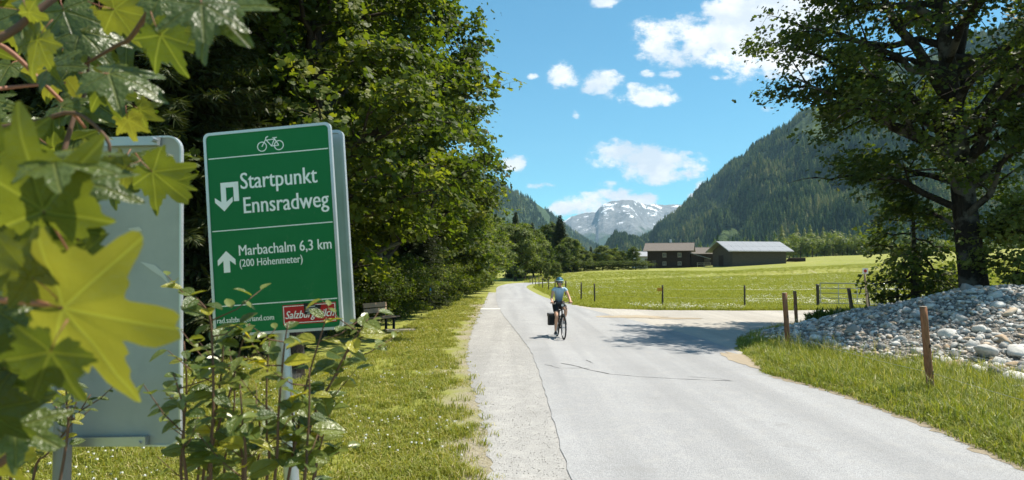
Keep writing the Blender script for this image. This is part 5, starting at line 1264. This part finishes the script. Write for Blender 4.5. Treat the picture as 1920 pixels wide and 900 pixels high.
    HR = simple('brown_hair', (.06, .035, .02), .7); h = MB(); h.ball(H0 + [-.035, 0, .0], (.085, .085, .10), 14, 8); h.ball(H0 + [-.11, 0, -.07], (.035, .04, .06), 8, 6); h.build('hair', HR, root, smooth=True)
    g = MB()
    for s in (-1, 1): g.ball(H0 + [.075, .035 * s, .012], (.016, .033, .022), 10, 6); g.tube([H0 + [.075, .064 * s, .018], H0 + [.0, .084 * s, .01]], .004, 4)
    g.build('sunglasses', simple('mirror_lens', (.03, .16, .20), .12, .8, .4), root, smooth=True)
    HC_ = H0 + [-.02, 0, .055]; hm = MB(); hm.ball(HC_, (.135, .105, .105), 20, 12, half=True); ho = hm.build('helmet', simple('helmet_blue', (.10, .32, .45), .3, .5), root, smooth=True)
    md = MB()
    for k in (-2, -1, 0, 1, 2):
        a = k * .030; md.tube([HC_ + [.13 * math.cos(t), a * (1 + .15 * math.sin(t)), .107 * math.sin(t) * math.sqrt(max(.05, 1 - (a / .105) ** 2)) + .004] for t in np.linspace(.35, 2.8, 9)], .0075, 5)
    md.build('vent', BLACKP, ho); MB().tube([HC_ + [.135 * math.cos(t), .106 * math.sin(t), 0] for t in np.linspace(0, 2 * PI, 25)], .009, 5, False).build('rim', simple('helmet_white', (.6, .68, .72), .4), ho)
    st = MB()
    for s in (-1, 1): st.tube([HC_ + [.03, .10 * s, 0], H0 + [.02, .075 * s, -.06], H0 + [.03, 0, -.115]], .005, 4)
    st.build('chin_strap', BLACKP, ho)


rider()


# ---------------------------------------------------------------- foreground leaves
def maple_outline(th, r):
    """Radius of a sycamore leaf at the angle th from its tip."""
    v = 0.0
    for c, L, w in ((0, 1.0, .46), (.86, .93, .42), (-.86, .93, .42), (1.8, .68, .40), (-1.8, .68, .40)):
        d = abs(th - c); v = max(v, L * math.exp(-(d / w) ** 1.7))
    base = .60 * (1 - .55 * (abs(th) / PI) ** 2.5)
    return max(v, base) * (1 + .075 * (abs(math.sin(th * 8.5 + r)) * 2 - 1.2) + .03 * math.sin(th * 31 + 2 * r)) * (1.0 if abs(th) < 2.75 else max(.05, (PI - abs(th)) / .39))


def maple_leaf_mesh(seed, mat, curl):
    r = random.Random(seed); N = 128; K = 6; V = [(0, 0, 0)]; F_ = []; tw = r.uniform(-.25, .25)
    for k in range(1, K + 1):
        for i in range(N):
            th = -PI + 2 * PI * (i + .5) / N; R = maple_outline(th, seed) * (k / K) ** .9; x = math.sin(th) * R; y = math.cos(th) * R
            ridge = min(abs(math.atan2(math.sin(th - c), math.cos(th - c))) for c in (0, .86, -.86, 1.85, -1.85)); z = .17 * R * (ridge - .2) * .5 - curl * R * R * .42 + tw * x * y + .02 * math.sin(9 * x + seed) * math.cos(8 * y)
            V.append((x, y, z))
    for i in range(N):
        j = (i + 1) % N; F_.append((0, 1 + j, 1 + i))
        for k in range(K - 1): a = 1 + k * N; F_.append((a + i, a + j, a + N + j, a + N + i))
    return MB().add(V, F_).mesh('leaf', mat, smooth=True)


def oval_leaf_mesh(seed, mat):
    V = []; F_ = []; n = 9; r = random.Random(seed); cu = r.uniform(.15, .5)
    for i in range(n):
        t = i / (n - 1); w = .30 * math.sin(PI * t ** .85) ** .75 + .004
        for s in (-1, -.5, 0, .5, 1): V.append((s * w, t, .10 * abs(s) * w * 3 - cu * t * t * .4 + .012 * math.sin(t * 20) * abs(s)))
    for i in range(n - 1):
        for k in range(4): a = i * 5 + k; F_.append((a, a + 1, a + 6, a + 5))
    return MB().add(V, F_).mesh('leaf', mat, smooth=True)


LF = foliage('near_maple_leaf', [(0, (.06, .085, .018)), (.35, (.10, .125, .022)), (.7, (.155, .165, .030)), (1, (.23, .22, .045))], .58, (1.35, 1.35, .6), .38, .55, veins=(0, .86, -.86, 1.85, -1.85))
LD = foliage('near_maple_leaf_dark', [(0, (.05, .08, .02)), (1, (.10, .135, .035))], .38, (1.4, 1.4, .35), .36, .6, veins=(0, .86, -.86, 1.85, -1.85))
LO = foliage('shrub_leaf', [(0, (.07, .115, .03)), (.45, (.12, .17, .045)), (.8, (.20, .24, .06)), (.92, (.40, .38, .04)), (1, (.52, .48, .05))], .42, (1.5, 1.3, .35), .3, .8, veins=(0,))
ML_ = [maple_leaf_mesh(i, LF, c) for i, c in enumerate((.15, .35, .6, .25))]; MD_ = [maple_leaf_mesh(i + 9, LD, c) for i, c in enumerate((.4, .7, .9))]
TWIG = simple('red_twig', (.32, .13, .075), .6, .35); TWB = simple('brown_twig', (.13, .075, .05), .8, .25)


def leaf_at(root, px, py, D, size, ang, nx, nz, meshes=ML_, seed=0, depth_tip=0.0, petiole=True):
    """Leaf whose stalk joint is seen at (px, py); ang turns the tip in the picture, (nx, nz) lean the blade."""
    p = np.array(P(px, py, D)); s = size / F * D; a = math.radians(ang); y = np.array([math.cos(a), depth_tip, math.sin(a)]); z = np.array([nx, -1, nz]); R = rotmats(z[None], y[None])[0]
    Y = R[:, 1]; R = np.stack([np.cross(Y, R[:, 2]), Y, R[:, 2]], 1)
    o = link('leaf', meshes[seed % len(meshes)], root); M = Matrix(R.tolist()).to_4x4(); M.translation = Vector(p - np.array(root.location)); o.matrix_basis = M @ Matrix.Scale(s, 4)
    if petiole:
        L = .55; m = MB().tube([(0, 0, .0), (.02, -L * .5, -.04), (.0, -L, -.12)], [.012, .010, .014], 5).build('stalk', TWIG, o, smooth=True)
    return o


def maple_branches():
    up = empty('maple_branch', tuple(P(-80, 120, 1.4)), 'upper sycamore branch with lobed leaves hanging into the top left corner', 'branch'); lo = empty('maple_branch', tuple(P(-90, 500, .9)), 'nearest blurred sycamore branch with huge yellow-green leaves at the left edge', 'branch')
    r = random.Random(5)
    for root, px, py, D, s, a, nx, nz, ms, sd in [
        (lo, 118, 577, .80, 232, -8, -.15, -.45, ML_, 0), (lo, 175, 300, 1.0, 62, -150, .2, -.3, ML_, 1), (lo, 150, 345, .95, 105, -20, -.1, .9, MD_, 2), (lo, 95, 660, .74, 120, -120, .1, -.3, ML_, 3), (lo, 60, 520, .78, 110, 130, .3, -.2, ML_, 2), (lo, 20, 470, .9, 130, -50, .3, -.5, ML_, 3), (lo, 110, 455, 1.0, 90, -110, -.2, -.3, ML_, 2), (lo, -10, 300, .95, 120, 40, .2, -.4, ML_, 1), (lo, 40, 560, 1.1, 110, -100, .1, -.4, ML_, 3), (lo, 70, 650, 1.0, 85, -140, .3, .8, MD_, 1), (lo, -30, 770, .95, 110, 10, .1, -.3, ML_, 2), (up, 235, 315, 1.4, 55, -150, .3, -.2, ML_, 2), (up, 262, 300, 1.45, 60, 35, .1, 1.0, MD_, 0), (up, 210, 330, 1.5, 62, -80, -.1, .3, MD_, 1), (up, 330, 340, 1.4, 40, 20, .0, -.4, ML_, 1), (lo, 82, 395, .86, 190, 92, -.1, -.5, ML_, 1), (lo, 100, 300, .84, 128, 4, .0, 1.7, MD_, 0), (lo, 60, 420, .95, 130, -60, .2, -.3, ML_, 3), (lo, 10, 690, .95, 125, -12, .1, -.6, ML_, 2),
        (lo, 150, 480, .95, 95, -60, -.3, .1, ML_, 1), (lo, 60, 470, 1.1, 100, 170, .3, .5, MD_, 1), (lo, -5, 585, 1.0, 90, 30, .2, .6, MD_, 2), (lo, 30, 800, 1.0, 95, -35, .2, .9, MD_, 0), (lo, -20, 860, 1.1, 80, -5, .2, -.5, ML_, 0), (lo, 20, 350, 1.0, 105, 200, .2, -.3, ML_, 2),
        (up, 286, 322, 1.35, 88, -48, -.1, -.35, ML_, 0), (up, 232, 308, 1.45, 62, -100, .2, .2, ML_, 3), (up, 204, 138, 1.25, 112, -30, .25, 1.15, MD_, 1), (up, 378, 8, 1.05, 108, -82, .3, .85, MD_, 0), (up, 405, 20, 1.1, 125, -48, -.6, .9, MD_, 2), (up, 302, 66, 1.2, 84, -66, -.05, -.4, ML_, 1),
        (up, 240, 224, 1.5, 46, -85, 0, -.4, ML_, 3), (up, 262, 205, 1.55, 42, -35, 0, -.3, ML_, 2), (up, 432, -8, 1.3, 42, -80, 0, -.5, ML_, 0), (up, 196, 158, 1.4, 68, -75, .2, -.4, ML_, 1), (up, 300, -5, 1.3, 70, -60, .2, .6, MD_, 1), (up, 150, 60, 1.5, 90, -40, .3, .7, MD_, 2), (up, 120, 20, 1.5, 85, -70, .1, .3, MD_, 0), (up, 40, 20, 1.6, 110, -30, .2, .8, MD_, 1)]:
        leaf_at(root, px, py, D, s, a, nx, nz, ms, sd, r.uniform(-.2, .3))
    for k in range(46):
        px = r.uniform(-60, 215) if k % 4 else r.uniform(150, 330); py = r.uniform(-30, 290) if k % 4 else r.uniform(-30, 60)
        if px > 160 and py > 120: continue
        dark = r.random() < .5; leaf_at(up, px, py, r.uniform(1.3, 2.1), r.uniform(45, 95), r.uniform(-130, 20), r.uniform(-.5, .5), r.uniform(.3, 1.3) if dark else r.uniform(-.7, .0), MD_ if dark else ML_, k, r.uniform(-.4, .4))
    for k in range(12): leaf_at(lo, r.uniform(-50, 60), r.uniform(330, 640), r.uniform(1.1, 1.6), r.uniform(60, 110), r.uniform(-120, 60), r.uniform(-.5, .5), r.uniform(-.7, .9), MD_ if k % 3 else ML_, k, r.uniform(-.4, .4))
    def tw(root, pts, D0, D1, r0, r1, mat):
        n = len(pts); pth = [P(a, b, D0 + (D1 - D0) * i / (n - 1)) for i, (a, b) in enumerate(pts)]; MB().tube(spline3(pth), np.linspace(r0, r1, (n - 1) * 4 + 1), 7).build('twig', mat, root, np.array(root.location), True)
    tw(up, [(-80, 175), (0, 166), (60, 160), (122, 155)], 1.4, 1.6, .005, .003, TWIG); tw(up, [(-70, 60), (10, 90), (75, 150), (130, 205), (160, 240)], 1.4, 1.5, .006, .003, TWIG); tw(up, [(-80, 110), (20, 60), (70, 20), (140, -30)], 1.3, 1.4, .009, .006, TWB)
    tw(up, [(115, 300), (140, 215), (160, 170), (168, 90)], 1.5, 1.6, .006, .003, TWB); tw(up, [(-80, 250), (60, 230), (140, 212), (200, 260), (205, 303)], 1.4, 1.4, .006, .003, TWB); tw(up, [(160, 120), (220, 85), (245, 70), (300, -10)], 1.5, 1.3, .003, .006, TWB); tw(up, [(240, -40), (330, -20), (380, 2)], 1.2, 1.08, .006, .004, TWB)
    tw(lo, [(-90, 545), (-20, 560), (60, 568), (118, 577)], .9, .82, .005, .003, TWIG); tw(lo, [(-90, 400), (0, 385), (60, 395), (82, 395)], .95, .88, .005, .003, TWB); tw(lo, [(-90, 560), (-30, 500), (30, 505), (70, 480)], 1.0, .95, .006, .004, TWIG); tw(lo, [(-90, 900), (0, 868), (50, 815), (90, 790)], 1.1, 1.1, .008, .005, TWB)


def spline3(p, k=4):
    p = [np.array(q) for q in p]; p = [2 * p[0] - p[1]] + p + [2 * p[-1] - p[-2]]; o = []
    for i in range(1, len(p) - 2):
        for j in range(k):
            t = j / k; o.append(.5 * ((2 * p[i]) + (-p[i - 1] + p[i + 1]) * t + (2 * p[i - 1] - 5 * p[i] + 4 * p[i + 1] - p[i + 2]) * t * t + (-p[i - 1] + 3 * p[i] - 3 * p[i + 1] + p[i + 2]) * t ** 3))
    o.append(p[-2]); return o


maple_branches()


def shrub(name, label, base, stems, seed, D, size, per, dark=0.0):
    r = random.Random(seed); OL = shrub.m; root = empty(name, tuple(base), label, 'shrub'); o0 = np.array(root.location); LV = []
    for pts in stems:
        d = D + r.uniform(-.22, .22); top = [np.array(P(a, b, d)) for a, b in pts]; low = top[-1]; foot = np.array([base[0] + r.uniform(-.12, .12), base[1] + r.uniform(-.1, .1), 0]); pth = spline3([foot, (foot * .45 + low * .55)] + top[::-1]); n = len(pth)
        MB().tube(pth, np.linspace(.006, .0018, n), 6).build('stem', TWB, root, o0, True)
        for b in range(3):
            kq = r.randint(n // 2, n - 3); q0 = pth[kq]; az = r.uniform(0, 6.28); Lb = r.uniform(.08, .2); e = q0 + np.array([math.cos(az) * Lb * .8, math.sin(az) * Lb * .6, Lb * r.uniform(.2, .9)])
            if q0[2] < 1.0: continue
            tp_ = [q0, (q0 + e) / 2 + [0, 0, -.012], e]; MB().tube(tp_, [.0022, .0018, .001], 4).build('twig', TWB, root, o0, True)
            for m_ in range(4):
                q = q0 + (e - q0) * (.4 + .2 * m_); dr = (e - q0) / Lb + np.array([r.uniform(-1, 1), r.uniform(-1, 1), r.uniform(-.5, .4)]); nrm = np.array([r.uniform(-.7, .7), r.uniform(-.9, .3), 1.0]); R = rotmats(nrm[None], dr[None])[0]; R = np.stack([np.cross(R[:, 1], R[:, 2]), R[:, 1], R[:, 2]], 1)
                LV.append((r.randint(0, 3), R, q - o0, size * r.choice((.4, .55, .7))))
        cum = 0
        for i in range(n - 1, 3, -1):
            for k in range(per):
                t = (k + r.random()) / per; q = pth[i] * (1 - t) + pth[i - 1] * t; cum += 1
                if q[2] < .95 or r.random() < .42: continue
                ax = pth[i] - pth[i - 1]; ax /= np.linalg.norm(ax) + 1e-6; az = cum * 2.4 + r.random(); dr = np.array([math.cos(az), math.sin(az) * .8, r.uniform(-.15, .55)]) + ax * .3; nrm = np.array([r.uniform(-.5, .5), r.uniform(-.9, .2), 1.0]); y = dr / np.linalg.norm(dr)
                R = rotmats(nrm[None], y[None])[0]; R = np.stack([np.cross(R[:, 1], R[:, 2]), R[:, 1], R[:, 2]], 1); s = size * r.choice((.45, .6, .75, .9, 1.0, 1.15)) * (1 if i < n - 2 else .75)
                LV.append((r.randint(0, 3), R, q + y * .008 - o0, s))
    LV.sort(key=lambda q: -q[3])
    for k, R, q, s in LV[:295]:
        o = link('leaf', OL[k], root); M = Matrix(R.tolist()).to_4x4(); M.translation = Vector(q); o.matrix_basis = M @ Matrix.Scale(s, 4)
    if LV[295:]:
        mb = MB()
        for k, R, q, s in LV[295:]:
            me = OL[k]; V = np.zeros(len(me.vertices) * 3); me.vertices.foreach_get('co', V); mb.add((V.reshape(-1, 3) * s) @ R.T + q, [tuple(p.vertices) for p in me.polygons])
        tag(mb.build('small_leaves', LO, root, smooth=True), kind='stuff')
    return root


shrub.m = [oval_leaf_mesh(i, LO) for i in range(4)]
shrub('honeysuckle_shrub', 'leafy shrub with oval leaves growing up in front of the green sign pole', (-.88, 2.15, 0),
      [[(366, 556), (392, 590), (398, 650), (400, 760), (395, 900)], [(420, 620), (415, 700), (400, 800), (380, 900)], [(468, 606), (452, 650), (430, 740), (400, 830), (390, 900)], [(540, 604), (532, 660), (522, 780), (515, 900)], [(505, 640), (500, 720), (500, 820), (500, 900)],
       [(612, 595), (598, 640), (575, 720), (560, 800), (540, 900)], [(690, 598), (655, 650), (620, 720), (585, 790), (570, 900)], [(655, 640), (640, 690), (600, 760), (590, 900)], [(325, 700), (342, 760), (345, 830), (350, 900)], [(345, 640), (350, 720), (345, 800), (340, 900)], [(580, 690), (580, 760), (575, 850), (570, 910)], [(450, 720), (455, 800), (460, 900)], [(415, 760), (440, 820), (455, 900)], [(480, 750), (490, 830), (480, 910)], [(620, 770), (600, 840), (585, 910)], [(370, 780), (380, 840), (370, 910)], [(545, 730), (550, 820), (540, 900)], [(430, 655), (440, 740), (430, 830), (420, 900)]], 3, 2.05, .082, 2)
shrub('leafy_shrub', 'small dark shrub round the foot of the grey board pole at the lower left', (-1.45, 2.05, 0), [[(85, 655), (75, 740), (50, 820), (20, 900)], [(170, 740), (130, 800), (90, 850), (60, 910)], [(30, 730), (10, 800), (0, 900)], [(120, 680), (125, 760), (120, 860)], [(-10, 640), (-20, 740), (-20, 880)]], 8, 2.12, .055, 2)

# ---------------------------------------------------------------- air
hz = MB().box((-300, 3500, 640), (8600, 7500, 1290 + 10)).build('haze', None)
m, nt, out = new_mat('valley_air'); v = nd(nt, 'ShaderNodeVolumePrincipled', {'Color': (.48, .76, 1, 1), 'Density': HAZE, 'Anisotropy': 0.0}); nt.links.new(v.outputs[0], out.inputs['Volume']); hz.data.materials.append(m); tag(hz, kind='stuff')
for ob in list(bpy.data.objects):
    if ob.type == 'FONT': bpy.data.objects.remove(ob)
